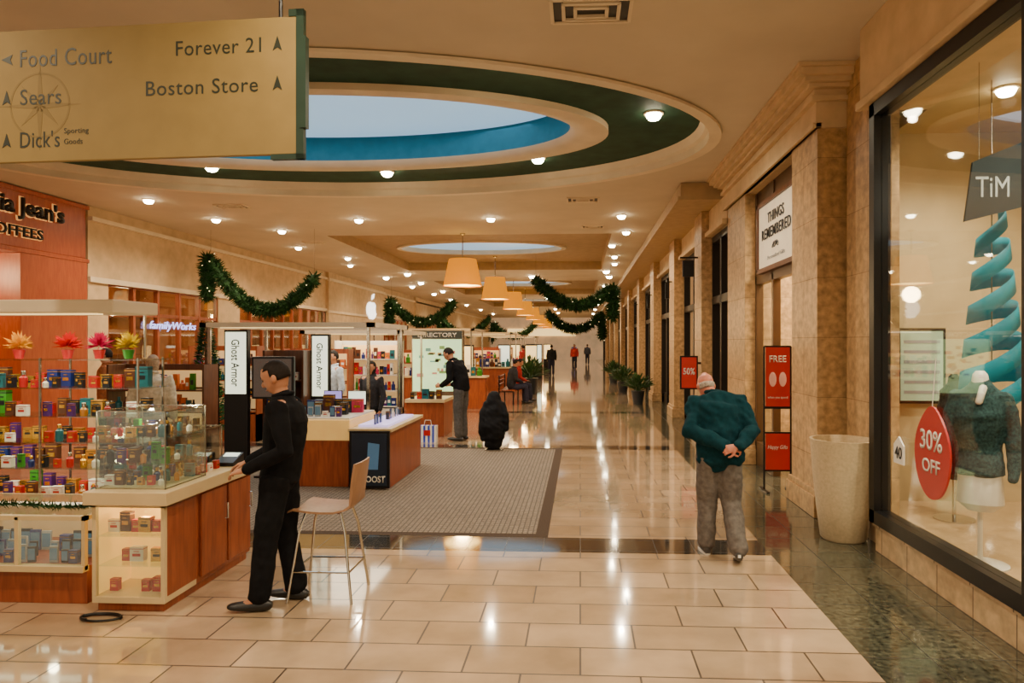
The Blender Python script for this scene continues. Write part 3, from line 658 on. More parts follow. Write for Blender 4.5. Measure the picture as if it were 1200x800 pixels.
for i,(x_,y_) in enumerate(((-3.1,9.35),(-3.45,9.38))):
    mn=T('monitor',(x_,y_,.86),'small computer monitor on kiosk counter','monitor'); B().box(x_-.13,x_+.13,y_,y_+.02,.94,1.14).obj('bezel',blackM,mn); B().box(x_-.12,x_+.12,y_-.004,y_,.95,1.13).obj('screen',[coolE,M('violet_screen',(.3,.2,.6),.3,em=.8,emc=(.5,.4,1))][i],mn); B().box(x_-.015,x_+.015,y_+.005,y_+.02,.865,.94).box(x_-.07,x_+.07,y_-.04,y_+.06,.86,.867).obj('stand',blackM,mn)
k3=T('kiosk_counter',(-2.6,9.2,0),'cherry wood counter with lit display top','counter')
B().box(-2.86,-2.36,8.35,10.0,0,.70).obj('body',woodM,k3,bevel=.005); B().box(-2.875,-2.33,8.32,10.03,.70,.74).obj('worktop',counterM,k3)
B().box(-2.80,-2.42,8.5,9.8,.74,.77).obj('light_box',M('violet_glow',(.5,.4,.8),.4,em=.9,emc=(.7,.6,1)),k3)
row(8.55,9.75,-2.6,.77,PHO+['carton_white','carton_black'],.11,1.1,'phones on lit display top',axis='y')
ps=T('advertising_stand',(-2.6,8.26,0),'black promotional poster panel standing against counter','poster')
B().box(-2.84,-2.34,8.27,8.31,.02,.72).obj('frame',blackM,ps); B().box(-2.81,-2.37,8.262,8.27,.05,.69).obj('print',M('navy_print',(.01,.02,.04),.3),ps)
text('BOOST',ps,(-2.68,8.262,.09),'cam',.29,.08,white,.003,.02)
B().prism([(-2.62,.25),(-2.48,.25),(-2.46,.56),(-2.60,.58)],'xz',8.255,8.262).obj('phone_picture',M('screen_blue',(.06,.12,.2),.3,em=.12,emc=(.2,.5,.8)),ps)
k4=T('kiosk_counter',(-2.95,13.4,0),'cherry wood kiosk base with low glass top','counter')
B().box(-3.35,-2.62,13.0,13.9,0,.66).obj('body',woodM,k4,bevel=.005); B().box(-3.37,-2.6,12.96,13.94,.66,.72).obj('worktop',counterM,k4)
row(-3.25,-2.7,13.1,.72,BR+DK,.12,1.6,'boxes on kiosk top')
def canopy(x0,x1,y0,y1,z,lab,thin=False):
    c=T('kiosk_canopy',((x0+x1)/2,(y0+y1)/2,0),lab,'canopy'); b=B()
    b.box(x0,x1,y0,y0+.1,z,z+.07); b.box(x0,x1,y1-.1,y1,z,z+.07); b.box(x0,x0+.1,y0,y1,z,z+.07); b.box(x1-.1,x1,y0,y1,z,z+.07)
    k=int((y1-y0)/.35)
    for i in range(1,k): b.box(x0,x1,y0+(y1-y0)*i/k-.02,y0+(y1-y0)*i/k+.02,z+.01,z+.06)
    b.obj('canopy_frame',creamM,c)
    for x in (x0+.1,x1-.1):
        for y in (y0+.1,y1-.1): B().box(x-.02,x+.02,y-.02,y+.02,0,z).obj('post',metalM,c)
    B().box(x0+.3,x1-.3,y0+.02,y0+.05,z-.012,z).obj('light_strip',warmE,c)
    light('AREA',((x0+x1)/2,(y0+y1)/2,z-.03),50,(1,.84,.58),x1-x0-.5,sy=y1-y0-.3,name='canopy_light')
canopy(-5.5,-2.95,9.6,11.6,2.03,'cream slatted kiosk canopy on metal posts')
canopy(-5.4,-3.4,12.9,15,1.98,'cream slatted kiosk canopy above gift stand')
def panel(x0,x1,y,z0,z1,s,lab):
    p=T('light_panel_sign',((x0+x1)/2,y,0),lab,'sign'); B().box(x0-.02,x1+.02,y,y+.08,0,z1+.03).obj('frame',blackM,p)
    B().box(x0,x1,y-.01,y,z0,z1).obj('lit_face',M('lit_face',(.9,.95,.8),.4,em=1.4,emc=(.93,1,.72)),p)
    t=text(s,p,(0,y-.012,0),'cam',z1-z0-.2,(x1-x0)*.4,dark,.004,.01)
    off=PO[p.name]
    for v in t.data.vertices:
        q=v.co+off; v.co=V(((x0+x1)/2-(x1-x0)*.2+ (q.z),q.y,z1-.1-q.x))-off
panel(-4.76,-4.48,8.95,1.12,1.95,'Ghost Armor','tall glowing white vertical sign panel with dark lettering')
panel(-3.80,-3.58,9.52,1.05,1.9,'Ghost Armor','narrow glowing white vertical sign panel')
def shelfunit(x0,x1,y0,y1,top,lab,nz=4,lit=None,mat=None,s=1.8,keys=None,many=False):
    mat=mat or woodD; lit=lit or woodD
    e=T('display_shelving',((x0+x1)/2,(y0+y1)/2,0),lab,'shelving')
    B().box(x0,x1,y1-.03,y1,0,top).box(x0,x0+.03,y0,y1,0,top).box(x1-.03,x1,y0,y1,0,top).box(x0,x1,y0,y1,0,.5).obj('body',mat,e)
    bb=B()
    for i in range(nz):
        z=.55+(top-.6)*i/nz; B().box(x0+.03,x1-.03,y0,y1-.03,z-.02,z).obj('shelf',mat,e)
        if lit is not woodD: B().box(x0+.03,x1-.03,y1-.04,y1-.03,z+.02,z+(top-.6)/nz-.04).obj('back_light',lit,e)
        if many: bulk(bb,x0+.08,x1-.08,y0+.05,z+.001,.085*s/1.6,(top-.6)/nz*.72)
        else: row(x0+.08,x1-.08,y0+.08,z+.001,keys or DK,.11,s,'goods on kiosk shelving')
    if many:
        o=bb.obj('merchandise',cols); o['label']='crowded small boxes and bottles on kiosk shelving'; o['category']='goods'; o['kind']='stuff'
dimE=M('dim_warm_back',(.8,.5,.2),.5,em=.5,emc=(1,.62,.24))
shelfunit(-4.42,-3.84,9.3,9.6,1.7,'dark wood shelving with small boxed goods',3,None,woodD,1.3)
shelfunit(-4.9,-3.6,13.4,13.8,1.85,'lit white shelving crowded with colourful goods',4,dimE,whiteM,1.6,many=True)
shelfunit(-6.6,-5.2,9.2,9.6,1.5,'dark wood shelving with boxed gifts',3,dimE,woodD,1.6,many=True)
shelfunit(-7.2,-5.9,12.2,12.6,1.75,'wooden shelving with packaged food',4,dimE,woodM,1.6,many=True)
shelfunit(-5.3,-4.1,11.9,12.2,1.7,'wooden shelving with packaged gifts',4,dimE,woodM,1.6,many=True)
for i,(x,y) in enumerate(((-4.6,20),(-4.2,27),(-4.4,34),(-4.3,43))):
    shelfunit(x-1,x+1,y,y+.5,1.6,'lit kiosk shelving with colourful merchandise',3,dimE,woodM,2.6,many=True)
    canopy(x-1.4,x+1.6,y-.8,y+1.6,2.15,'flat cream kiosk canopy on posts')
    k=T('kiosk_counter',(x+1.2,y-1.2,0),'low cherry wood kiosk counter with pale top','counter')
    B().box(x-.8,x+2.0,y-1.4,y-1.0,0,.85).obj('body',woodM,k,bevel=.005); B().box(x-.85,x+2.05,y-1.45,y-.95,.85,.9).obj('worktop',counterM,k)
    bb=B(); bulk(bb,x-.7,x+1.9,y-1.3,.9,.16,.3); o=bb.obj('merchandise',cols); o['label']='mixed boxes and bottles on pale counter top'; o['category']='goods'; o['kind']='stuff'
    for j,xx in enumerate((x+1.1,x+2.2) if i else (x+1.1,)):
        g=T('light_panel_sign',(xx,y+.2,0),'small upright illuminated advertising panel','sign'); B().box(xx-.25,xx+.25,y+.7,y+.78,0,1.75).obj('frame',blackM,g); B().box(xx-.22,xx+.22,y+.69,y+.7,.8,1.7).obj('lit_face',[warmE,coolE][(i+j)%2],g)
dr=T('directory_stand',(-3.2,15.6,0),'free standing lit mall map directory with dark header','directory'); yd=15.5
B().box(-3.87,-2.68,yd,yd+.2,0,2.1).obj('frame',metalM,dr,bevel=.01); B().box(-3.85,-2.70,yd-.006,yd,1.9,2.08).obj('header',M('header_dark',(.05,.06,.05),.4),dr); B().box(-3.84,-2.71,yd-.01,yd,.7,1.89).obj('map_face',M('map_green',(.45,.7,.35),.4,em=.9,emc=(.7,1,.52)),dr)
b=B(); 
for i in range(26):
    x=random.uniform(-3.75,-2.95); z=random.uniform(1.0,1.7); b.box(x,x+random.uniform(.05,.16),yd-.014,yd-.01,z,z+random.uniform(.03,.09),i%4)
b.obj('map_blocks',[M('map_teal',(.2,.45,.45),.5),M('map_leaf',(.25,.45,.15),.5),M('map_tan',(.6,.45,.2),.5),M('map_rose',(.6,.25,.25),.5)],dr,kind='stuff'); text('DIRECTORY',dr,(-3.27,yd-.006,1.94),'cam',.9,.10,white,.006,.01,anchor='C')
sb=T('shopping_bag',(-2.77,12.35,0),'blue and white striped paper shopping bag','bag'); bx=-2.77
b=B()
for i in range(8): b.box(bx-.16+.04*i,bx-.12+.04*i,12.28,12.42,0,.3,i%2)
b.box(bx-.07,bx+.05,12.275,12.28,.12,.22,2); b.obj('body',[M('bag_blue',(.02,.06,.45),.4),white,red],sb); B().tube([(bx-.07,12.3,.3),(bx-.05,12.3,.4),(bx+.05,12.3,.4),(bx+.07,12.3,.3)],.006).obj('handle',white,sb)
# ------------------------------------------------------------------ chair
ch=T('chair',(-1.80,4.82,0),'tall moulded wood shell chair with slim metal legs','chair',scale=.96); cx_,cy_=-1.80,4.82
plyM=WOOD('pale_wood_shell',(.25,.12,.055),(.32,.17,.08))
b=B(); prof=[(-.24,.645),(-.2,.665),(-.1,.652),(0,.645),(.1,.645),(.17,.66),(.205,.70),(.225,.78),(.24,.9),(.255,1.0)]
vs=[];fs=[];wd=[.19,.2,.205,.205,.2,.19,.17,.165,.175,.17]
for k,(x,z) in enumerate(prof):
    for j in range(7):
        t=(j/6-.5)*2; cup=.015*t*t
        for s_ in (0,1):
            nx,nz=(0,-.014) if k<5 else (.014,0) if k>6 else (.01,-.01)
            vs.append((cx_+x+nx*s_-(cup if k>6 else 0),cy_+t*wd[k],z+nz*s_+(cup if k<6 else 0)))
N=14
for k in range(len(prof)-1):
    for j in range(6):
        for s_ in (0,1):
            a=k*N+j*2+s_; fs.append((a,a+2,a+N+2,a+N))
    fs.append((k*N,k*N+1,k*N+N+1,k*N+N)); fs.append((k*N+12,k*N+13,k*N+N+13,k*N+N+12))
e=(len(prof)-1)*N
for j in range(6): fs.append((j*2,j*2+1,j*2+3,j*2+2)); fs.append((e+j*2,e+j*2+1,e+j*2+3,e+j*2+2))
b.add(vs,fs); b.obj('seat_shell',plyM,ch,True)
for sx_,sy_ in ((-1,-1),(-1,1),(1,-1),(1,1)):
    B().tube([(cx_+sx_*.13,cy_+sy_*.12,.635),(cx_+sx_*.17,cy_+sy_*.15,.5),(cx_+sx_*.235,cy_+sy_*.2,0)],.010,10).obj('leg',chromeM,ch,True)
b=B(); zz=.22; q=[(cx_-.208,cy_-.178,zz),(cx_+.208,cy_-.178,zz),(cx_+.208,cy_+.178,zz),(cx_-.208,cy_+.178,zz)]
for i in range(4): b.tube([q[i],q[(i+1)%4]],.007)
b.obj('footrest',chromeM,ch)
b=B(); b.tube([(cx_-.13,cy_-.12,.632),(cx_+.13,cy_+.12,.632)],.009); b.tube([(cx_+.13,cy_-.12,.632),(cx_-.13,cy_+.12,.632)],.009); b.obj('seat_bracket',chromeM,ch)
# ------------------------------------------------------------------ planter pot
pt=T('planter_pot',(2.42,6.42,0),'tall tapered cream stone planter pot','planter')
B().lathe([(.18,0),(.2,.02),(.235,.3),(.265,.6),(.285,.88),(.292,.92),(.27,.92),(.255,.86),(.24,.7)],(2.42,6.42,0),40).obj('pot',M('cream_stone',(.55,.42,.24),.6,amt=.1,scale=40,bump=.2),pt,True)
# ------------------------------------------------------------------ FREE sign stand
fs_=T('poster_stand',(2.38,8.45,0),'red promotional posters on black floor stand','sign'); X0,X1,Y=2.24,2.56,8.45
b=B(); b.tube([(X0,Y,0),(X0,Y,1.76)],.012);b.tube([(X1,Y,0),(X1,Y,1.76)],.012);b.box(X0,X1,Y-.01,Y+.01,1.75,1.77);b.box(X0,X1,Y-.01,Y+.01,1.0,1.03);b.box(X0,X1,Y-.01,Y+.01,.70,.72);b.box(X0-.02,X0+.02,Y-.18,Y+.18,0,.02);b.box(X1-.02,X1+.02,Y-.18,Y+.18,0,.02);b.box(X0,X1,Y-.01,Y+.01,.24,.26); b.obj('frame',blackM,fs_)
prM=M('promo_red',(.36,.010,.008),.3,em=.10,emc=(.8,.04,.02))
B().box(X0+.015,X1-.015,Y-.012,Y-.005,1.03,1.75).obj('poster',prM,fs_); B().box(X0+.015,X1-.015,Y-.012,Y-.005,.26,.70).obj('poster',prM,fs_)
text('FREE',fs_,((X0+X1)/2,Y-.012,1.57),'cam',.2,.08,white,.003,.01,anchor='C')
b=B()
for sx_ in (-.06,.06): b.sph(((X0+X1)/2+sx_,Y-.014,1.36),(.045,.004,.09),12)
b.obj('slipper_picture',M('slipper_pink',(.8,.45,.4),.6),fs_); text('when you spend',fs_,((X0+X1)/2,Y-.012,1.12),'cam',.24,.035,white,.003,anchor='C'); text('Happy Gifts',fs_,((X0+X1)/2,Y-.012,.5),'cam',.24,.06,white,.003,anchor='C',shear=.3)
# ------------------------------------------------------------------ boutique window contents
rx_,ry_=3.28,5.62
rb=T('ribbon_spiral',(rx_,ry_,1.1),'hanging turquoise ribbon spiral shaped like a tree','decoration'); b=B(); vs=[];fs=[]; N=260
for i in range(N+1):
    t=i/N; a=-t*2*pi*5.5+.6; r=.09+.15*t; z=2.86-1.42*t
    wdt=.13+.04*t
    for h in (0,-wdt): vs.append((rx_+(r-h*.10)*math.cos(a),ry_+(r-h*.10)*math.sin(a),z+h+.09*math.cos(a)*(.6+t*.6)))
for i in range(N): fs.append((2*i,2*i+1,2*i+3,2*i+2))
b.add(vs,fs); o=b.obj('ribbon',M('turquoise_ribbon',(.002,.15,.19),.6,em=.10,emc=(0,.5,.6),spec=.2),rb,True); m_=o.modifiers.new('s','SOLIDIFY'); m_.thickness=.002  # slight emission in the ribbon colour makes it look brighter lit
B().tube([(rx_,ry_,1.2),(rx_,ry_,3.9)],.005).obj('hanging_wire',metalM,rb)
bn=T('hanging_banner',(3.0,5.3,2.6),'dark slate hanging banner with pale lettering','banner'); B().prism([(2.84,2.70),(3.4,2.84),(3.4,3.34),(2.90,3.14)],'xz',5.2,5.22).obj('cloth',M('slate_cloth',(.02,.03,.034),.6,spec=.2),bn); text('TiM',bn,(2.92,5.2,2.88),'cam',.24,.15,M('pale_grey',(.4,.44,.44),.5),.004,.0)
for x_,z_ in ((2.95,3.15),(3.35,3.3)): B().tube([(x_,5.21,z_),(x_,5.21,3.9)],.003).obj('hanging_wire',metalM,bn)
def tag(y,z0,z1,w_,l1,l2,lab,colr=red):
    g=T('price_tag_sign',(WX-.012,y,z0),lab,'sign'); pts=[]
    for i in range(40):
        a=2*pi*i/40; yy=math.cos(a)*w_/2; zz=math.sin(a)
        pts.append((y+yy*(1-.35*max(0,zz)**2),(z0+z1)/2+zz*(z1-z0)/2))
    B().prism(pts,'yz',WX+.0,WX+.015).obj('tag',colr,g)
    B().tube([(WX+.008,y,z1),(WX+.008,y-.05,z1+.35)],.003).obj('string',white,g)
    H=(z1-z0); text(l1,g,(WX-.001,y,(z0+z1)/2+H*.02),'mx',w_*.62,H*.22,white,.004,.01,anchor='C')
    if l2: text(l2,g,(WX-.001,y,(z0+z1)/2-H*.22),'mx',w_*.5,H*.15,white,.004,.01,anchor='C')
tag(5.12,.66,1.34,.5,'30%','OFF','red hanging discount tag with white lettering on glass',M('tag_red',(.36,.008,.006),.35,em=.06,emc=(.8,.02,.01)))
g=T('price_tag_sign',(WX,5.62,.8),'small white discount tag with dark number','sign'); B().prism([(5.55,.83),(5.72,.83),(5.72,.98),(5.635,1.05),(5.55,.98)],'yz',WX,WX+.012).obj('tag',white,g); text('40',g,(WX-.001,5.635,.87),'mx',.12,.1,dark,.003,.01,anchor='C')
g=T('reflection_panel',(3.4,6.9,1.2),'greenish framed panel standing in for a directory reflection','poster'); B().box(3.15,3.62,6.96,7.01,1.2,1.95).obj('frame',blackM,g); B().box(3.18,3.59,6.95,6.96,1.23,1.92).obj('print',M('reflection_print',(.35,.45,.3),.4,em=.2,emc=(.6,.8,.5)),g); b=B()  # panel built in place of a directory reflection in the window glass
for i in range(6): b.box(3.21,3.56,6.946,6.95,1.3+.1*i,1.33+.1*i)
b.obj('reflection_lines',grey,g)
# ------------------------------------------------------------------ organic helper
def fuse(b,voxel,sm=3,wr=0,seed=0,mats=None,name='body'):
    me=b.mesh('tmp',[]); o=bpy.data.objects.new('tmp',me); COL.objects.link(o)
    r=o.modifiers.new('r','REMESH'); r.mode='VOXEL'; r.voxel_size=voxel; r.adaptivity=0
    s=o.modifiers.new('s','SMOOTH'); s.iterations=sm; s.factor=.5
    dg=bpy.context.evaluated_depsgraph_get(); dg.update()
    m2=bpy.data.meshes.new_from_object(o.evaluated_get(dg)); bpy.data.objects.remove(o); m2.name=name
    if wr:
        nn=[v.normal.copy() for v in m2.vertices]
        for v,n_ in zip(m2.vertices,nn):
            c=v.co; f=noise.noise(V((c.x*6+seed,c.y*6+c.z*3,c.z*6)))+.55*noise.noise(V((c.x*14+c.z*9,c.y*14+seed,c.z*15)))
            v.co=c+n_*f*wr
    m2.shade_smooth(); m2.materials.clear()
    for mt in (mats or []): m2.materials.append(mt)
    return m2
def mobj(name,me,parent,**p):
    o=bpy.data.objects.new(name,me); COL.objects.link(o); o.parent=parent; PO[o.name]=PO[parent.name]
    for k,v in p.items(): o[k]=v
    return o
def hand(b,wr,fd,pn,right=1,curl=.5,rad=1.0):
    fd=V(fd).normalized(); pn=V(pn); pn=(pn-fd*pn.dot(fd)).normalized(); lat=fd.cross(pn)*right
    wr=V(wr); b.loft([(wr-fd*.02,.026,.02),(wr+fd*.03,.034,.018),(wr+fd*.085,.040,.014)],lat,10)
    for k,(o,L) in enumerate(((-.031,.068),(-.0105,.078),(.0105,.072),(.031,.056))):
        p=wr+fd*.08+lat*o; pts=[(p,.0092)]; a=curl*.5
        for s_ in (.42,.32,.26):
            p=p+(fd*math.cos(a)+pn*math.sin(a)+lat*o*2)*L*s_*1.15; pts.append((p,.0088-.0012*len(pts)/2)); a+=curl
        b.loft(pts,lat,8)
    p=wr+fd*.025-lat*.028; b.loft([(p,.013),(p-lat*.028+fd*.028+pn*.012,.0115),(p-lat*.036+fd*.055+pn*.025,.010),(p-lat*.034+fd*.075+pn*.034,.008)],lat,8)
def person(loc,rz,J,C,label,sc=1,vox=.012,hair='short',bulk=0,cat='person',voxb=None,face=True):
    e=T('person',loc,label,cat,rz,sc,local=True)
    pel,wai,che,nek,hed=[V(J[k]) for k in('pel','wai','che','nek','hed')]
    sd=V(J.get('side',(1,0,0))).normalized(); hf=V(J.get('hf',(0,1,0))).normalized(); hu=V(J.get('hu',(0,0,1))); hu=(hu-hf*hu.dot(hf)).normalized(); hs_=hf.cross(hu)
    b=B()
    b.loft([(pel-V((0,0,.03)),.14,.10),(wai,.13,.09),(che,.155,.105),(nek.lerp(che,.3),.14,.08),(nek,.06,.055)],sd,18)
    b.loft([(nek-V((0,0,.03)),.055,.055),(nek.lerp(hed,.6),.05,.052),(hed,.045,.05)],sd,14)
    H=lambda f,u,s=0: hed+hf*f+hu*u+hs_*s
    b.loft([(H(.035,-.115),.028,.028),(H(.03,-.095),.045,.055),(H(.018,-.06),.06,.078),(H(.006,-.01),.070,.092),(H(0,.04),.074,.097),(H(-.004,.08),.064,.082),(H(-.006,.105),.035,.045)],hs_,18)
    b.loft([(H(.09,.012),.009,.008),(H(.108,-.018),.012,.012),(H(.106,-.032),.015,.01)],hs_,8)
    b.loft([(H(.085,-.062),.024,.008),(H(.094,-.064),.018,.006)],hs_,8)
    b.loft([(H(.075,.025,-.045),.01),(H(.092,.03,0),.01),(H(.075,.025,.045),.01)],hu,8)
    for s_ in (-1,1): b.sph(H(-.005,-.01,s_*.075),(.018,.022,.032),10)
    arms=J['arms']; legs=J['legs']
    for i,(sh,el,wr,fd,pn) in enumerate(arms):
        sh,el,wr=V(sh),V(el),V(wr); mid=nek.lerp(che,.35)
        b.loft([(mid,.06,.06),(sh,.056),(sh.lerp(el,.5),.045),(el,.037),(el.lerp(wr,.35),.037),(wr,.025)],sd,12); hand(b,wr,fd,pn,-1 if i else 1,J.get('curl',.5))
    for hp,kn,an,td in legs:
        hp,kn,an=V(hp),V(kn),V(an); b.loft([(hp,.085),(hp.lerp(kn,.5),.072),(kn,.052),(kn.lerp(an,.35),.05),(an,.035)],sd,12); b.loft([(an,.035),(an-V((0,0,.03))+V(td)*.08,.035,.025),(an-V((0,0,.045))+V(td)*.15,.03,.018)],sd,10)
    mobj('body',fuse(b,voxb or vox,2,mats=[C['skin']],name='body'),e)
    k=1+bulk
    b=B(); hem=pel.lerp(wai,J.get('hem',-.1))
    b.loft([(hem,.165*k,.125*k),(wai,.158*k,.12*k),(wai.lerp(che,.5),.17*k,.13*k),(che,.185*k,.135*k),(nek.lerp(che,.42),.18*k,.11*k),(nek.lerp(che,.12),.10,.085),(nek+V((0,0,.015)),.068,.066)],sd,20)
    for sh,el,wr,fd,pn in arms:
        sh,el,wr=V(sh),V(el),V(wr); mid=nek.lerp(che,.45)
        b.loft([(mid,.075,.075),(sh,.075*k,.075*k),(sh.lerp(el,.5),.06*k),(el,.054*k),(el.lerp(wr,.5),.048*k),(wr,.04*k)],sd,14)
    mobj('jacket' if bulk else 'shirt',fuse(b,vox,3,J.get('wr',.010) if bulk else .007,1.3,[C['top']]),e)
    lk=J.get('lk',1)
    b=B(); b.loft([(pel-V((0,0,.06)),.14,.115),(pel,.152,.118),(pel.lerp(wai,.5),.145,.11)],sd,18)
    for hp,kn,an,td in legs:
        hp,kn,an=V(hp),V(kn),V(an); b.loft([(hp+V((0,0,.02)),.1*lk),(hp.lerp(kn,.5),.092*lk),(kn,.078*lk),(kn.lerp(an,.5),.074*lk),(an+V((0,0,.0)),.068*lk,.075*lk)],sd,14)
    mobj('trousers',fuse(b,vox,3,.012,5.1,[C['leg']]),e)
    for hp,kn,an,td in legs:
        an=V(an); td=V(td).normalized(); b=B(); dn=an-V((0,0,.045))
        b.loft([(dn-td*.07,.032,.035),(dn-td*.03,.038,.042),(dn+td*.05,.042,.04),(dn+td*.12,.046,.032),(dn+td*.18,.04,.024),(dn+td*.2,.03,.018)],V((0,0,1)).cross(td),14)
        fl=an.z-.082
        if abs(td.z)<.15:
            for v in b.v: v.z=max(v.z,fl)
        sho=b.obj('shoe',[C['shoe']],e,True)
        if 'sole' in C:
            b=B(); up=V((0,0,1)); up=(up-td*up.dot(td)).normalized(); lt=td.cross(up); pts=[]
            for i in range(24):
                a=2*pi*i/24; pts.append((.062+.145*math.cos(a),.047*math.sin(a)))
            base=dn-up*.022
            vs=[base+td*p[0]+lt*p[1]-up*h for h in (0,.024) for p in pts]
            b.add(vs,[tuple(range(24)),tuple(reversed(range(24,48)))]+[(i,(i+1)%24,(i+1)%24+24,i+24) for i in range(24)])
            lo=min(v.z for v in b.v)
            if lo<.001:
                for v in b.v: v.z+= .001-lo
            b.obj('sole',[C['sole']],sho)
    b=B(); b.sph((0,0,0),1,32)
    me=b.mesh('hair',[C['hair']],smooth=True); bm=bmesh.new(); bm.from_mesh(me)
    def keep(c):
        x,f,u=c
        if hair=='short': return u>(-.5 if f<-.2 else -.1 if f<.2 else .35+.3*f)
        if hair=='bald': return f<.05 and -.55<u<-.08
        return f<.25 or u>.45
    bmesh.ops.delete(bm,geom=[f for f in bm.faces if not keep(f.calc_center_median())],context='FACES')
    hr=.97 if hair=='bald' else 1
    for v in bm.verts:
        x,f,u=v.co; up=u*.108
        if hair=='long' and u<0: up=u*.2
        k_=hr*(1+.03*noise.noise(V((x*6,f*6,u*6))))
        v.co=hed+hu*(.018+up)*k_+hf*(-.006+f*.103)*k_+hs_*x*.081*k_
    bm.to_mesh(me); bm.free(); o=mobj('hair',me,e); md=o.modifiers.new('s','SOLIDIFY'); md.thickness=.014; md.offset=-1
    if face:
        for s_ in (-1,1):
            B().sph(H(.084,.008,s_*.03),(.012,.009,.008),10).obj('eye',[C.get('eye',dark)],e,True)
            B().loft([(H(.091,.03,s_*.018),.004),(H(.086,.033,s_*.045),.003)],hu,6).obj('eyebrow',[C['hair']],e)
        B().loft([(H(.096,-.063,-.02),.003),(H(.101,-.062,0),.004),(H(.096,-.063,.02),.003)],hu,6).obj('mouth',[M('lips',(.35,.12,.08),.5)],e)
    b=B(); pts=[]
    for i in range(17):
        a=2*pi*i/16; pts.append(nek+V((0,0,.02))+sd*.066*math.cos(a)+V((0,1,0))*.066*math.sin(a)-V((0,0,.012))*math.sin(a))
    b.tube(pts,.014*(1.4 if bulk>.2 else 1),8); b.obj('collar',[C['top']],e,True)
    return e
def stand(**k):
    J=dict(pel=(0,0,.93),wai=(0,0,1.08),che=(0,0,1.3),nek=(0,-.01,1.49),hed=(0,.02,1.635),
     arms=[((-.2,0,1.42),(-.25,-.02,1.13),(-.25,.06,.88),(0,.1,-1),(1,0,0)),((.2,0,1.42),(.25,-.02,1.13),(.25,.06,.88),(0,.1,-1),(-1,0,0))],
     legs=[((-.09,0,.9),(-.1,.02,.49),(-.1,0,.085),(-.15,1,0)),((.09,0,.9),(.1,.02,.49),(.1,0,.085),(.15,1,0))])
    J.update(k); return J
def cc(top,leg=(.01,.01,.011),hair=(.012,.008,.006),shoe=(.01,.009,.008),skin=skinM,**k):
    f=lambda n,c,r=.95: M(n,c,r,amt=.25,scale=25,bump=.1,spec=.12)
    return dict(top=f('top_cloth',top),leg=f('trouser_cloth',leg),hair=M('hair',hair,.7,amt=.4,scale=60,spec=.2),shoe=M('shoe_leather',shoe,.4),skin=skin,**k)
person((-2.07,4.62,0),pi/2+.08,stand(pel=(0,0,.93),wai=(0,-.02,1.08),che=(0,-.04,1.31),nek=(0,-.02,1.48),hed=(0,.03,1.62),hf=(0,1,-.42),hem=-.25,wr=.008,lk=1.05,
   arms=[((-.19,-.04,1.41),(-.24,-.12,1.13),(-.22,.15,1.0),(.15,1,-.2),(.3,0,-1)),((.19,-.02,1.41),(.24,.02,1.14),(.2,.30,.985),(0,1,-.3),(0,0,-1))],
   legs=[((-.09,0,.9),(-.12,.06,.49),(-.13,.1,.085),(-.1,1,0)),((.09,0,.9),(.1,-.0,.49),(.09,-.09,.085),(.1,1,0))]),
   cc((.006,.006,.007),(.007,.007,.008)),'man in black sweater and trousers reaching over kiosk counter',.965,.011,'short',0.08,voxb=.006)
person((1.17,5.82,0),-.02,dict(pel=(0,0,.92),wai=(0,.0,1.06),che=(0,.08,1.30),nek=(-.02,.20,1.45),hed=(-.07,.31,1.525),hf=(-.15,1,-.45),hem=-.3,curl=.8,wr=.026,lk=1.2,
   arms=[((-.20,.10,1.37),(-.27,-.08,1.15),(.02,-.25,1.03),(1,-.1,-.1),(0,.6,-.6)),((.20,.10,1.37),(.28,-.08,1.15),(.10,-.30,1.04),(-1,0,-.3),(0,.6,-.2))],
   legs=[((-.09,0,.9),(-.09,.10,.5),(-.10,.12,.085),(-.1,1,0)),((.09,0,.9),(.11,.03,.49),(.13,-.2,.115),(.12,1,-.3))]),
   cc((.004,.030,.040),(.14,.12,.105),(.42,.35,.28),(.05,.042,.035),skinP,sole=M('white_sole',(.7,.65,.55),.6)),'elderly man in teal jacket walking with hands clasped behind',.935,.011,'bald',.32,voxb=.006)
person((-2.2,12.55,0),1.25,stand(che=(0,.08,1.28),nek=(0,.17,1.44),hed=(0,.26,1.55),hf=(0,1,-.6),arms=[((-.2,.12,1.38),(-.25,.1,1.1),(-.2,.3,.98),(0,1,0),(1,0,0)),((.2,.12,1.38),(.25,.1,1.1),(.2,.3,.98),(0,1,0),(-1,0,0))]),
   cc((.008,.008,.009),(.08,.075,.07)),'man in dark jacket and grey trousers stooping forward',1.03,.016,'short',.12)
person((-4.0,10.9,0),2.4,stand(),cc((.5,.55,.62)),'kiosk worker in pale blue shirt standing at counter',.96,.018,'short')
person((-3.25,10.5,0),2.7,stand(),cc((.03,.03,.035)),'dark haired kiosk worker behind lit display',.87,.018,'long')
person((-5.55,8.6,0),.3,stand(),cc((.5,.42,.3),(.03,.03,.05),(.3,.2,.12)),'shopper in tan coat with fur trimmed hood',.94,.018,'long',.25)
for i,(x,y,rz,c,l,lab) in enumerate([(-1.6,38,.1,(.02,.02,.02),(.03,.03,.05),'shopper in black coat walking along corridor'),(-.4,47,3,(.35,.03,.03),(.02,.02,.03),'shopper in red coat walking along corridor'),
    (.6,58,0,(.05,.05,.06),(.02,.02,.03),'shopper in dark clothes walking away'),(-2.6,31,1,(.4,.04,.04),(.03,.03,.05),'shopper in red sweater near bench'),(-.6,66,0,(.1,.1,.3),(.02,.02,.03),'shopper in blue jacket far down corridor'),(-7.6,10.6,2,(.25,.08,.03),(.02,.02,.03),'shopper in rust coloured coat near shelving')]):
    person((x,y,0),rz,stand(),cc(c,l),lab,.98,.03,'short',.1,voxb=.03,face=False)
